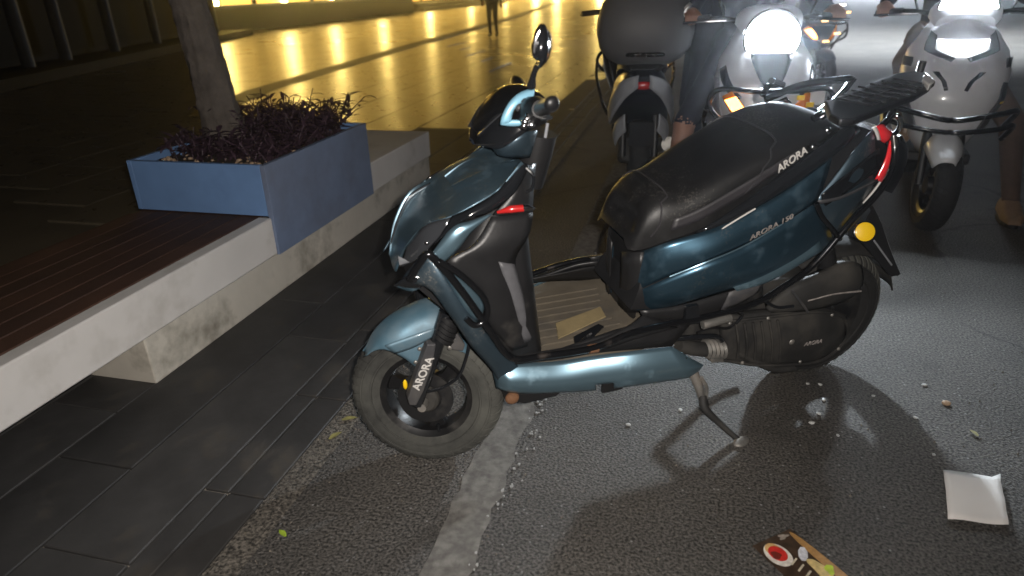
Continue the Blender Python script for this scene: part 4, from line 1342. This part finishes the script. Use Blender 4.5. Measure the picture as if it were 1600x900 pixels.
# ================================================================ OTHER SCOOTERS
def moped(name, loc, heading, label, group, paint, seat_m=None, head=True, wide=1.0, style='v', beak=True, steer=0.0, lean=0.0, power=0.0, aim=None, spot=100):
    root = empty(name, loc, rot=(lean, 0, heading), label=label, cat='scooter', group=group)
    wheel(root, (.62, 0, .235), .235, .112, .145, M_tread, steer, (-.35, 0, .94), 5, 'front_wheel', False)
    wheel(root, (-.66, 0, .235), .235, .122, .14, M_tread, 0, (0, 0, 1), 5, 'rear_wheel', False)
    for sg in (1, -1):
        MB().tube([(.62, .075 * sg, .235), (.545, .075 * sg, .45), (.52, .07 * sg, .52)], .022, n=10, radii=[.018, .024, .022]).build('fork_leg', M_dark, root, smooth=50)
    # front fender
    if beak:
        rows = []
        for i in range(15):
            a = rad(38 + 100 * i / 14)
            r0 = .262
            wv = .07 * math.sin(rad(28 + 128 * i / 14)) + .02
            row = []
            for k in range(-6, 7):
                q = k / 6
                r = r0 - .075 * abs(q) ** 2.6
                row.append((.62 - r * math.cos(rad(180) - a), wv * math.copysign(abs(q) ** .8, q), .245 + r * math.sin(a)))
            rows.append(row)
        MB().grid(rows).build('front_fender', paint, root, smooth=50, solid=.004)
    # fairing surface
    prof = [(.36, .47, .09), (.44, .53, .14), (.54, .58, .185), (.66, .595, .225), (.78, .565, .245), (.88, .515, .225), (.96, .465, .175), (1.02, .42, .135), (1.08, .36, .11)]

    def surf(z, th, off=0.0):
        for (z0, x0, w0), (z1, x1, w1) in zip(prof, prof[1:]):
            if z <= z1:
                break
        t = min(max((z - z0) / (z1 - z0), 0), 1)
        t = t * t * (3 - 2 * t) * .4 + t * .6
        xf, w = x0 + (x1 - x0) * t, (w0 + (w1 - w0) * t) * wide
        d = .20
        return Vector((xf - d + (d + off) * max(math.cos(th), 0) ** .75, (w + off) * math.sin(th), z))

    zs = [.36 + .72 * i / 30 for i in range(31)]
    b = MB().grid([[surf(z, rad(-90 + 180 * k / 28)) for k in range(29)] for z in zs])
    fair = b.build('front_fairing', paint, root, smooth=60, solid=.005)

    def patch(nm, pts, m, off=.006, parent=fair, mirror=False, thick=.006):
        """outline in (y-angle degrees, z): two rails left/right of equal length"""
        A, B = pts
        A, B = resample([(a, 0, z) for a, z in A], 10), resample([(a, 0, z) for a, z in B], 10)
        b = MB().grid([[surf(p.lerp(q, j / 6).z, rad(p.lerp(q, j / 6).x), off) for j in range(7)] for p, q in zip(A, B)])
        if mirror:
            b.mirror()
        return b.build(nm, m, parent, smooth=60, solid=thick)

    if style == 'v':
        patch('grille', (((-30, .93), (-13, .80), (-8, .775)), ((30, .93), (13, .80), (8, .775))), M_smoke)
        patch('air_slot', (((62, .86), (40, .75), (33, .72)), ((75, .84), (52, .73), (40, .70))), M_gloss, mirror=True)
        sg_ = patch('turn_signal', (((-64, .715), (-50, .64), (-30, .575)), ((-46, .745), (-30, .68), (-20, .60))), M_orange, .008)
        patch('signal_bulb', (((-58, .70), (-46, .65), (-32, .598)), ((-40, .722), (-28, .66), (-22, .612))), M_sigglow, .012, parent=sg_)
        patch('turn_signal', (((46, .745), (30, .68), (20, .60)), ((64, .715), (50, .64), (30, .575))), M_orange, .008)
        patch('side_fin', (((70, .80), (70, .66), (62, .52)), ((86, .80), (86, .66), (80, .52))), M_lgrey, .012, mirror=True)
    else:
        patch('running_lamp', (((-36, .945), (-28, .905), (-6, .872)), ((36, .945), (28, .905), (6, .872))), M_drl, .008)
        patch('lamp_surround', (((-58, .985), (-50, .90), (-10, .845)), ((-40, .965), (-32, .90), (-6, .862))), M_grey, .004, mirror=True)
        patch('air_slot', (((-27, .80), (-16, .755), (-12, .71)), ((-20, .80), (-11, .755), (-8, .715))), M_gloss, .007, mirror=True)
        patch('side_fin', (((58, .86), (58, .70), (44, .50)), ((84, .86), (84, .70), (70, .50))), M_grey, .012, mirror=True)
    # headlight: reflector shell, lens, and its beam
    zc = .985 if style == 'v' else 1.072
    cpos = surf(zc, 0, .0)
    MB().lathe([(.125, -.05), (.137, .0), (.132, .012), (.12, .006)], Matrix.Translation(cpos) @ Matrix.Rotation(rad(-90), 4, 'Z'), 28).build('headlight_bezel', M_dark, root, smooth=50)
    HL = MB().ell(cpos + Vector((.0, 0, 0)), (.04, .135, .118)).build('headlight', M_head if head else M_smoke, root, smooth=60)
    # cowl above, handlebars
    b = MB().saddle([(.42, 0, 1.06), (.36, 0, 1.13), (.26, 0, 1.12), (.20, 0, 1.06)], [(.38, .13, 1.0), (.33, .16, 1.04), (.25, .15, 1.04), (.20, .10, 1.0)], N=12, K=8, a=.7, b=.7)
    b.build('handlebar_cowl', paint, root, smooth=50)
    for sg in (1, -1):
        MB().tube([(.28, .10 * sg, 1.05), (.25, .22 * sg, 1.07), (.20, .28 * sg, 1.07)], .012, n=10).build('handlebar', M_gloss, root, smooth=60)
        MB().tube([(.20, .27 * sg, 1.07), (.16, .40 * sg, 1.06)], .019, n=12, res=1).build('grip', M_dark, root, smooth=50)
        MB().tube([(.27, .20 * sg, 1.06), (.25, .34 * sg, 1.055), (.21, .41 * sg, 1.05)], .007, n=8).build('brake_lever', M_chrome, root, smooth=60)
        mr = MB().tube([(.24, .21 * sg, 1.08), (.25, .26 * sg, 1.2), (.24, .31 * sg, 1.27)], .006, n=8).build('mirror', M_gloss, root, smooth=60)
        MB().ell((.245, .33 * sg, 1.31), (.02, .07, .05)).build('mirror_shell', M_gloss, mr, smooth=60)
    # leg shield back, floor, body, seat
    MB().grid([[surf(z, rad(-88 + 176 * k / 14), -.03) + Vector((-.05 - .06 * (z > .9), 0, 0)) for k in range(15)] for z in zs[:27]]).build('leg_shield', M_dark, root, smooth=50, solid=.02)
    MB().tube([(.30, 0, 1.05), (.42, 0, .78), (.52, 0, .52)], .05, n=12).build('steering_column', M_dark, root, smooth=50)
    MB().box((.14, 0, .33), (.50, .34, .06)).build('floorboard', M_dark, root, bevel=.015)
    MB().saddle([(-.10, 0, .70), (-.2, 0, .72), (-.5, 0, .76), (-.86, 0, .80), (-.92, 0, .76)], [(-.10, .13, .34), (-.2, .17, .36), (-.5, .18, .44), (-.82, .13, .60), (-.9, .07, .68)], N=18, K=8, a=.55, b=.6, under=True).build('body', paint, root, smooth=50)
    MB().saddle([(-.06, 0, .70), (-.10, 0, .76), (-.3, 0, .77), (-.5, 0, .80), (-.6, 0, .85), (-.8, 0, .86), (-.88, 0, .80)], [(-.08, .10, .66), (-.12, .13, .68), (-.3, .15, .70), (-.5, .15, .73), (-.6, .15, .76), (-.8, .12, .79), (-.86, .08, .78)], N=24, K=8, a=.5, b=.55).build('seat', seat_m or M_seat, root, smooth=60)
    MB().box((-.42, .02, .28), (.46, .22, .18)).build('engine_block', M_engine, root, bevel=.03)
    MB().tube([(-.3, -.13, .26), (-.5, -.16, .28), (-.85, -.17, .36)], .05, n=14, radii=[.03, .05, .045]).build('silencer', M_steel, root, smooth=50)
    MB().ell((-.905, 0, .71), (.02, .06, .025)).build('tail_lamp', M_redhook, root, smooth=60)
    MB().prism([(-.88, -.07, .50), (-.88, .07, .50), (-.96, .07, .38), (-.96, -.07, .38)], (-.008, 0, -.006)).build('plate_bracket', M_dark, root, smooth=0)
    for sg in (1, -1):
        MB().tube([(-.66, .10 * sg, .24), (-.62, .10 * sg, .46), (-.58, .10 * sg, .58)], .022, n=10).build('shock_absorber', M_dark, root, smooth=50)
        MB().tube([(-.6, .13 * sg, .80), (-.8, .13 * sg, .87), (-.93, .08 * sg, .88), (-.93, 0, .88)], .012, n=8).build('grab_rail', M_tubeblk, root, smooth=60)
    # crash bars
    if style == 'v':
        for sg in (1, -1):
            MB().tube([(.60, .04 * sg, .50), (.66, .12 * sg, .58), (.64, .23 * sg, .62), (.58, .29 * sg, .70), (.60, .26 * sg, .76), (.68, .10 * sg, .765), (.69, .0, .765)], .013, n=10).build('crash_bar', M_tubeblk, root, smooth=60)
            MB().tube([(.58, .29 * sg, .70), (.45, .29 * sg, .60), (.36, .24 * sg, .42), (.30, .2 * sg, .34)], .012, n=10).build('crash_bar', M_tubeblk, root, smooth=60)
    else:
        for sg in (1, -1):
            MB().tube([(.68, 0, .585), (.69, .02 * sg, .585), (.66, .20 * sg, .62), (.56, .28 * sg, .62), (.42, .27 * sg, .52)], .014, n=10).build('crash_bar', M_tubeblk, root, smooth=60)
            MB().tube([(.68, 0, .525), (.69, .02 * sg, .525), (.66, .2 * sg, .545), (.56, .28 * sg, .55), (.44, .27 * sg, .46)], .013, n=10).build('crash_bar', M_tubeblk, root, smooth=60)
            patch('reflector', (((62, .655), (62, .645)), ((74, .655), (74, .645))), M_amber, .014, mirror=False)
    if head and power:
        Mw = Matrix.Translation(loc) @ Matrix.Rotation(heading, 4, 'Z')
        p = Mw @ (cpos + Vector((.055, 0, 0)))
        l = lamp('headlight_beam', 'SPOT', p, aim or (Mw @ Vector((5, 0, 0))), power, (.82, .92, 1.0), .035, spot, .8)
    return root


def face_heading(vx, vy):
    return math.atan2(vy, vx)


MIDR = moped('scooter', (.315, 4.14, 0), face_heading(.10, -1.0), 'silver scooter with glaring headlight and orange signal, just behind the teal scooter seat', None, M_silverp, power=140, aim=(.55, 1.6, .0), style='v')
# reflex studs and horn box on its left side
mrx = MB().box((.50, .235, .72), (.05, .07, .10)).build('horn_box', M_whitep, MIDR, bevel=.01)
for (x, y, z, m) in ((.585, .14, .72, M_amber), (.57, .19, .685, M_amber), (.575, .17, .645, M_whitep), (.53, .235, .665, M_whitep), (.49, .29, .66, M_whitep)):
    MB().box((x, y, z), (.012, .034, .022)).build('reflex_stud', m, MIDR, smooth=0)

RGT = moped('scooter', (1.375, 4.47, 0), face_heading(-.17, -1.0), 'white scooter with a glaring headlight and half round lamp below it at the right edge', None, M_whitep, power=52, aim=(.55, 1.2, 0), style='d', wide=1.02, steer=rad(8))

DRK = moped('scooter', (-.38, 4.95, 0), face_heading(-.12, 1.0), 'dark navy scooter seen from behind with a rounded grey box on its tail', None, M_navyp, head=False)
# grey tail cowl pieces and the top box
b = MB().rails([(-.93, .03, .77), (-.90, .12, .74), (-.80, .175, .66), (-.70, .20, .55)], [(-.93, .03, .70), (-.91, .10, .64), (-.83, .16, .54), (-.74, .19, .46)], N=12, M=4, bulge=.01)
b.mirror().build('tail_cowl', M_lgrey, DRK, solid=.005)
b = MB().rails([(-.90, .10, .55), (-.86, .15, .50), (-.80, .17, .42)], [(-.91, .09, .45), (-.87, .13, .40), (-.82, .15, .34)], N=10, M=3, bulge=.01)
b.mirror().build('tail_cowl', M_lgrey, DRK, solid=.005)
rows = []
for z, sc in ((.80, .30), (.815, .55), (.85, .78), (.91, .94), (.99, 1.0), (1.07, .98), (1.15, .88), (1.21, .68), (1.235, .4)):
    rows.append([(-.72 + .23 * sc * math.copysign(abs(math.cos(a)) ** .6, math.cos(a)), .28 * sc * math.copysign(abs(math.sin(a)) ** .75, math.sin(a)), z) for a in [2 * math.pi * k / 32 for k in range(32)]])
TBX = MB().grid(rows, close_v=True, caps=True).build('top_box', M_boxgrey, DRK, smooth=60)


# ================================================================ PEOPLE
def capsule(b, a, c, r0, r1, n=12):
    a, c = Vector(a), Vector(c)
    b.tube([a, a.lerp(c, .5), c], r0, n=n, res=1, radii=[r0, (r0 + r1) / 2, r1])
    b.ell(a, (r0,) * 3, None, n, 8)
    b.ell(c, (r1,) * 3, None, n, 8)


def person(name, loc, heading, J, label, mats, helmet=True):
    """J: joints in local metres (x forward, y left). One continuous surface; cloth by region."""
    root = empty(name, loc, rot=(0, 0, heading), label=label, cat='person')
    b = MB()
    V = {k: Vector(v) for k, v in J.items()}
    pel, ch, nk, hd = V['pelvis'], V['chest'], V['neck'], V['head']
    side = (V['sh_l'] - V['sh_r']).normalized()
    capsule(b, pel + side * .07, pel - side * .07, .135, .135)
    capsule(b, pel, ch, .135, .15)
    capsule(b, V['sh_l'], V['sh_r'], .075, .075)
    capsule(b, ch + side * .07, ch - side * .07, .135, .135)
    capsule(b, nk - (hd - nk) * .4, hd, .058, .052)
    b.ell(hd, (.098, .078, .118), None, 18, 12)
    f = Vector((1, 0, 0))
    b.ell(hd + f * .095 + Vector((0, 0, -.015)), (.022, .014, .022))
    for s_ in (1, -1):
        b.ell(hd + Vector((0, .08 * s_, -.01)), (.02, .012, .032))
    reg = []
    for q in ('l', 'r'):
        sg = 1 if q == 'l' else -1
        capsule(b, V['sh_' + q], V['el_' + q], .058, .045)
        capsule(b, V['el_' + q], V['wr_' + q], .046, .030)
        w, e = V['wr_' + q], V['el_' + q]
        d = (V.get('hand_' + q, w + (w - e)) - w).normalized()
        pl = w + d * .075
        u_ = d.cross(side).normalized()
        capsule(b, w, pl, .028, .034)
        # palm width and five fingers curled downwards round a grip
        across = V['acr_' + q].normalized() if 'acr_' + q in V else side
        dn = across.cross(d).normalized()
        if dn.z > 0:
            dn = -dn
        for i, (o_, L) in enumerate(((-.033, .072), (-.011, .082), (.011, .076), (.033, .060))):
            p0 = w + d * .06 + across * o_
            p1 = pl + across * o_ + d * .015
            p2 = p1 + d * L * .38 + dn * L * .12
            p3 = p2 + d * L * .05 + dn * L * .4
            p4 = p3 - d * L * .28 + dn * L * .08
            b.tube([p0, p1, p2, p3, p4], .0095, n=8, res=3, radii=[.013, .0105, .0098, .009, .008])
        inn = across * (.04 if (across.dot(pel - w) > 0) else -.04)
        b.tube([w + d * .02 + inn * .5, w + d * .045 + inn * 1.25 + dn * .015, w + d * .075 + inn * 1.2 + dn * .045], .011, n=8, res=3, radii=[.015, .012, .009])
        capsule(b, V['hip_' + q], V['kn_' + q], .092, .066)
        capsule(b, V['kn_' + q], V['an_' + q], .064, .042)
        capsule(b, V['an_' + q] + Vector((-.03, 0, -.03)), V['toe_' + q], .042, .034)
    o = b.build('body', mats[0], root, weld=False, smooth=0)
    m = o.modifiers.new('r', 'REMESH')
    m.mode = 'VOXEL'
    m.voxel_size = .0085
    m.use_smooth_shade = True
    s2 = o.modifiers.new('s', 'SMOOTH')
    s2.factor = .5
    s2.iterations = 3
    me = bpy.data.meshes.new_from_object(o.evaluated_get(bpy.context.evaluated_depsgraph_get()))
    o.modifiers.clear()
    o.data = me
    me.name = 'body'
    me.materials.clear()
    for mm in mats:
        me.materials.append(mm)

    def segd(p, a, c):
        ab = c - a
        t = min(max((p - a).dot(ab) / max(ab.length_squared, 1e-9), 0), 1)
        return (p - a - ab * t).length, t

    for poly in me.polygons:
        c = Vector(poly.center)
        best, idx = 9, 1
        cand = [(pel, ch, 1), (V['sh_l'], V['sh_r'], 1), (nk, hd, 0)]
        for q in ('l', 'r'):
            cand += [(V['sh_' + q], V['el_' + q], 1), (V['el_' + q], V['wr_' + q], 4), (V['hip_' + q], V['kn_' + q], 2), (V['kn_' + q], V['an_' + q], 5), (V['an_' + q] + Vector((-.03, 0, -.03)), V['toe_' + q], 3),
                     (V['wr_' + q] + (V['wr_' + q] - V['el_' + q]) * .03, V['wr_' + q] + (V.get('hand_' + q, V['wr_' + q] * 2 - V['el_' + q]) - V['wr_' + q]).normalized() * .14, 0)]
        for a, d_, k in cand:
            dd, t = segd(c, a, d_)
            if dd < best:
                best, idx = dd, k
        if idx == 1 and c.z < pel.z + .02:
            idx = 2
        poly.material_index = idx
        poly.use_smooth = True
    if helmet:
        MB().ell(hd + Vector((-.012, 0, .035)), (.128, .112, .118), None, 20, 12).build('helmet', helmet, root, smooth=60)
    else:
        MB().ell(hd + Vector((-.02, 0, .03)), (.098, .086, .108), None, 18, 10).build('hair', M_hair, root, smooth=60)
    for s_ in (1, -1):
        MB().ell(hd + Vector((.086, .032 * s_, .015)), (.014, .014, .010)).build('eye', M_chip, root, smooth=60)
    MB().ell(hd + Vector((.088, 0, -.055)), (.012, .026, .007)).build('mouth', mat('lip', (.25, .09, .07), .5), root, smooth=60)
    return root


def rider(loc, heading, label, mats, helmet, hands=(.16, .36, 1.09), left_foot=None, right_foot=None):
    hx, hy, hz = hands
    J = dict(pelvis=(-.28, 0, .88), chest=(-.20, 0, 1.22), neck=(-.17, 0, 1.42), head=(-.14, 0, 1.60),
             sh_l=(-.19, .19, 1.36), sh_r=(-.19, -.19, 1.36), el_l=(-.12, .33, 1.13), el_r=(-.12, -.33, 1.13),
             wr_l=(hx - .09, hy, hz), wr_r=(hx - .09, -hy, hz), hand_l=(hx + .05, hy, hz), hand_r=(hx + .05, -hy, hz), acr_l=(0, 1, 0), acr_r=(0, 1, 0),
             hip_l=(-.27, .10, .87), hip_r=(-.27, -.10, .87))
    for q, sg, ft in (('l', 1, left_foot), ('r', -1, right_foot)):
        if ft is None:
            J['kn_' + q] = (.14, .21 * sg, .80)
            J['an_' + q] = (.10, .14 * sg, .45)
            J['toe_' + q] = (.24, .15 * sg, .405)
        else:
            fx, fy = ft
            J['kn_' + q] = ((fx - .27) / 2 + .13, (fy + .10 * sg) / 2 + .10 * sg, .50)
            J['an_' + q] = (fx, fy, .10)
            J['toe_' + q] = (fx + .14, fy + .02 * sg, .04)
    return person('person', loc, heading, J, label, mats, helmet)


# order of materials: skin, jacket, trousers, shoe, forearm, shin
P1 = rider((.315, 4.14, 0), face_heading(.10, -1.0), 'person in navy shorts sitting on the silver scooter with one foot on the road', (M_skin, M_navycl, M_navycl, M_shoe, M_navycl, M_skin), M_gloss, left_foot=None, right_foot=(.12, -.40))
P2 = rider((1.375, 4.47, 0), face_heading(-.17, -1.0), 'person in brown trousers sitting on the white scooter with one foot on the road', (M_skin, M_blackcl, M_browncl, M_shoe, M_blackcl, M_browncl), M_gloss, left_foot=(.30, .42))
MB().tube([(.025, -.36, 1.09), (.045, -.36, 1.09)], .037, n=18, res=1).build('watch', M_chrome, P1, smooth=60)
MB().tube([(-.06, -.352, 1.105), (.015, -.36, 1.092)], .044, n=18, res=1).build('white_cuff', M_whitecl, P1, smooth=60)
for rt, (fx, fy) in ((P2, (.30, .42)), (P1, (.12, -.40))):
    sh_ = MB()
    for x, r_, z in ((-.05, .043, .055), (0, .048, .055), (.06, .050, .045), (.12, .048, .04), (.17, .036, .035)):
        pass
    sh_.saddle([(fx - .09, 0, .10), (fx - .04, 0, .125), (fx + .03, 0, .115), (fx + .10, 0, .085), (fx + .19, 0, .05)], [(fx - .10, .040, .025), (fx - .04, .044, .025), (fx + .04, .050, .025), (fx + .12, .050, .025), (fx + .20, .03, .025)], N=14, K=7, a=.6, b=.6, under=True)
    sh_.v = [(x, y + fy, z) for x, y, z in sh_.v]
    so_ = sh_.build('shoe', M_shoe, rt, smooth=60)
    sl_ = MB().prism([(fx + .15 * math.cos(a) + .05, fy + .054 * math.sin(a), .002) for a in [2 * math.pi * k / 18 for k in range(18)]], (0, 0, .026))
    sl_.build('sole', M_dark, so_, smooth=0)
PW = person('person', (-5.42, 18.9, 0), face_heading(-.5, .9),
            dict(pelvis=(0, 0, .95), chest=(.03, 0, 1.30), neck=(.04, 0, 1.48), head=(.06, 0, 1.66), sh_l=(.03, .19, 1.42), sh_r=(.03, -.19, 1.42), el_l=(.10, .24, 1.14), el_r=(-.10, -.24, 1.14),
                 wr_l=(.22, .22, .92), wr_r=(-.12, -.22, .88), hand_l=(.27, .21, .80), hand_r=(-.10, -.22, .76), hip_l=(0, .085, .92), hip_r=(0, -.085, .92), kn_l=(.10, .07, .50), kn_r=(-.04, -.07, .50), an_l=(.07, .06, .09), an_r=(-.20, -.06, .14), toe_l=(.22, .07, .035), toe_r=(-.10, -.07, .035)),
            'person in dark clothes walking away across the glowing wet plaza', (M_skin, M_blackcl, M_blackcl, M_blackcl, M_blackcl, M_blackcl), None)

person('person', (.03, 4.72, 0), face_heading(-1.0, -.25),
       dict(pelvis=(-.02, 0, .93), chest=(.05, 0, 1.28), neck=(.08, 0, 1.46), head=(.12, 0, 1.64), sh_l=(.05, .20, 1.40), sh_r=(.05, -.20, 1.40), el_l=(.06, .27, 1.12), el_r=(.08, -.27, 1.12),
            wr_l=(.22, .24, .95), wr_r=(.24, -.22, .96), hand_l=(.32, .23, .88), hand_r=(.34, -.20, .90), hip_l=(-.02, .09, .90), hip_r=(-.02, -.09, .90), kn_l=(.04, .11, .49), kn_r=(.02, -.11, .49), an_l=(-.02, .12, .09), an_r=(-.02, -.12, .09), toe_l=(.13, .14, .035), toe_r=(.13, -.14, .035)),
       'person in dark navy clothes standing between the rounded grey box and the silver scooter', (M_skin, M_navycl, M_navycl, M_dark, M_navycl, M_navycl), None)

# ---- a further motorbike standing in the dark behind the silver scooter
BK = moped('scooter', (1.15, 9.3, 0), face_heading(.5, -1.0), 'dark scooter in the shade far behind the silver one, small lamps glinting on it', None, M_navyp, head=False, style='v')
for (y, z, m) in ((-.22, 1.0, M_twinkle), (.14, .96, M_twinkle), (.22, .88, M_twinkleo), (-.05, .80, M_twinkleo), (.13, .66, M_twinkleo), (.0, .58, M_twinkleo)):
    MB().box((.63, y, z), (.02, .07, .02)).build('small_lamp', m, BK, smooth=0)

# ================================================================ LITTER ON THE ROAD
b = MB()
P4 = [(.746, 1.708), (.881, 1.706), (.834, 1.513), (.700, 1.507)]
rows = []
for i in range(9):
    row = []
    for j in range(9):
        u_, v_ = i / 8, j / 8
        p = Vector((*P4[0], 0)).lerp(Vector((*P4[3], 0)), u_).lerp(Vector((*P4[1], 0)).lerp(Vector((*P4[2], 0)), u_), v_)
        p.z = .008 + .006 * u_ * math.sin(v_ * 5 + 1) + .010 * u_ * v_ + .004 * math.sin(u_ * 4) + .0018 * math.sin(u_ * 17 + 5 * v_) + (.014 if i == 0 and j == 8 else 0)
        row.append(p)
    rows.append(row)
pp = MB().grid(rows).build('paper_sheet', M_paper, None, smooth=60, solid=.001)
tag(pp, 'blank square white paper napkin lying flat on the asphalt', 'paper')
# food leaflet
LQ = [Vector((x, y, 0)) for x, y in ((.225, 1.314), (.320, 1.393), (.478, 1.205), (.383, 1.126))]
e0, e1 = LQ[1] - LQ[0], LQ[3] - LQ[0]


def lf(u_, v_, z=.006):
    p = LQ[0] + e0 * u_ + e1 * v_
    return Vector((p.x, p.y, z))


FLY = MB().prism([lf(0, 0, .003), lf(1, 0, .003), lf(1, 1, .003), lf(0, 1, .003)], (0, 0, .0015)).build('leaflet', mat('leaflet_brown', (.045, .028, .018), .35, var=.5, vscale=40), None, smooth=0)
tag(FLY, 'glossy brown food menu leaflet with a red and white round picture lying on the asphalt', 'leaflet')


def disc(nm, u_, v_, ru, rv, m, z, n=22, rot=0, wob=0.0):
    pts = []
    for k in range(n):
        a = 2 * math.pi * k / n
        q = 1 + wob * math.sin(3 * a + 1) + wob * .6 * math.sin(5 * a)
        x, y = ru * q * math.cos(a), rv * q * math.sin(a)
        pts.append(lf(u_ + x * math.cos(rot) - y * math.sin(rot), v_ + x * math.sin(rot) + y * math.cos(rot), z))
    return MB().prism(pts, (0, 0, .0004)).build(nm, m, FLY, smooth=0)


m_ = lambda n, c: mat(n, c, .4, var=.3, vscale=90)
disc('printed_border', .92, .55, .10, .52, m_('print_tan', (.36, .20, .07)), .0046, wob=.03)
disc('printed_plate', .27, .20, .235, .15, m_('print_white', (.62, .58, .52)), .0048)
disc('printed_bread', .28, .13, .15, .08, m_('print_bread', (.52, .33, .13)), .0053)
disc('printed_sauce', .28, .19, .165, .098, m_('print_red', (.50, .025, .02)), .0058)
disc('printed_meat', .22, .20, .09, .05, m_('print_darkred', (.16, .02, .012)), .0063, wob=.12)
disc('printed_banner', .70, .30, .16, .055, m_('print_pale', (.55, .56, .60)), .0052, n=8, rot=-.35)
disc('printed_wrap', .70, .52, .13, .15, m_('print_wrap', (.55, .42, .18)), .005, wob=.1)
disc('printed_salad', .84, .55, .10, .05, m_('print_lime', (.42, .55, .03)), .0056, wob=.15, rot=-.3)
disc('printed_ham', .78, .74, .13, .07, m_('print_pink', (.58, .26, .25)), .0054, wob=.1)
disc('printed_herb', .70, .05, .10, .03, m_('print_grey', (.30, .26, .22)), .0052, wob=.3)
for k in range(6):
    t = .34 + k * .085
    MB().prism([lf(.30, t), lf(.50, t - .035), lf(.51, t - .018), lf(.31, t + .017)], (0, 0, -.0008)).build('printed_line', m_('print_cream', (.50, .45, .34)), FLY, smooth=0)
# loose grit swept to the kerb and scattered over the road
b = MB()
rg = random.Random(11)
for i in range(900):
    if i < 420:
        x, y = -1.0 + abs(rg.gauss(0, .07)), rg.uniform(.3, 5)
    else:
        x, y = rg.uniform(-.9, 1.6), rg.uniform(.8, 3.6)
    s_ = rg.uniform(.0012, .0042) * (1.0 if i < 700 else .7)
    a = rg.uniform(0, 6)
    b.add([(x + s_ * math.cos(a + k * 2.1) * rg.uniform(.7, 1.3), y + s_ * math.sin(a + k * 2.1) * rg.uniform(.7, 1.3), .001) for k in range(3)] + [(x, y, .004 + s_ * rg.uniform(.5, 1.1))],
          [(0, 1, 3), (1, 2, 3), (2, 0, 3)])
tag(b.build('road_grit', mat('grit', (.16, .14, .115), .9, var=.6, vscale=6), None, smooth=0), 'fine tan and grey grit scattered over the asphalt and along the kerb', 'grit', kind='stuff')
# leaves and stones
for (x, y, L, a, m, lb) in ((*[(-0.902,1.086,0)][0][:2], .035, 2.6, M_limeleaf, 'small lime green leaf lying on the road left of the white line'),
                            (*[(0.891,1.894,0)][0][:2], .035, 1.9, M_dryleaf, 'small olive leaf lying on the road above the paper napkin'),
                            (*[(-0.998,1.57,0)][0][:2], .05, .6, M_dryleaf, 'dry leaf scrap at the road edge by the front wheel'),
                            (*[(-0.989,1.471,0)][0][:2], .05, 1.2, M_dryleaf, 'dry twisted leaf in the gutter left of the front wheel')):
    b = MB()
    leaf(b, (x, y, .008), (math.cos(a), math.sin(a), .05), L, L * .4, .1, 5)
    tag(b.build('fallen_leaf', m, None, smooth=60), lb, 'leaf')
STN = [(0.453,2.1,0),(0.492,2.104,0),(0.49,2.01,0),(0.434,1.87,0),(0.462,1.925,0),(0.647,2.066,0),(0.823,2.17,0),(0.744,1.964,0),(0.745,1.781,0),(-0.111,1.743,0),(0.042,1.857,0),(0.5,1.819,0)]
STL = ['left one of the pair of pale stone chips just below the rear wheel',
       'right one of the pair of pale stone chips just below the rear wheel',
       'pale stone chip at the upper rim of the dark rear wheel shadow',
       'pale stone chip low inside the dark rear wheel shadow',
       'pale stone chip in the middle of the dark rear wheel shadow',
       'pale stone chip to the right of the rear wheel shadow rim',
       'pale stone chip lying farthest right, near the tan pebble',
       'pale stone chip on the asphalt between tan pebble and rear wheel shadow',
       'pale stone chip just above the upper left corner of the paper napkin',
       'pale stone chip left of the side stand, below the side panel',
       'tiny pale stone chip beside the upper part of the side stand',
       'pale stone chip right of the rear wheel shadow, below the other chips']
proto = None
for i, (x, y, z) in enumerate(STN):
    if proto is None:
        b = MB().ell((0, 0, 0), (.011, .008, .005), None, 7, 5)
        b.v = [(p[0] * random.uniform(.8, 1.2), p[1] * random.uniform(.8, 1.2), p[2]) for p in b.v]
        proto = o = b.build('stone_chip', M_chip, None, smooth=0)
    else:
        o = proto.copy()
        COL.objects.link(o)
    o.location = (x, y, .004)
    s_ = random.uniform(.5, .95)
    o.scale = (s_, s_, s_)
    o.rotation_euler = (0, 0, random.uniform(0, 6))
    tag(o, STL[i], 'stone', 'pale stone chips scattered on the road')
TN = tag(MB().ell((0, 0, 0), (.014, .011, .008), None, 8, 6).build('pebble', M_tanchip, None, smooth=0), 'tan pebble on the asphalt at the right, above the paper napkin', 'pebble')
TN.location = (*[(0.858,2.066,0)][0][:2], .006)

# moon, far too weak to cast a visible shadow against the street lamps
sun = bpy.data.lights.new('moon', 'SUN')
sun.energy = .004
sun.angle = rad(.5)
so = bpy.data.objects.new('moon', sun)
COL.objects.link(so)
so.rotation_euler = (rad(50), 0, rad(120))
SC.cycles.use_denoising = True

hz = MB().box((0, 40, 7.85), (330, 330, 18.3)).build('glare_volume', M_facade, None, smooth=0)  # thin fog volume added to imitate the glare round the headlights
tag(hz, kind='stuff')
hm = bpy.data.materials.new('lamp_glare_medium')
hm.use_nodes = True
hn = hm.node_tree.nodes
hn.remove(hn['Principled BSDF'])
pv = hn.new('ShaderNodeVolumePrincipled')
pv.inputs['Color'].default_value = (.9, .93, 1, 1)
pv.inputs['Density'].default_value = .0034
pv.inputs['Anisotropy'].default_value = .93
hm.node_tree.links.new(pv.outputs[0], hn['Material Output'].inputs['Volume'])
hz.data.materials.clear()
hz.data.materials.append(hm)
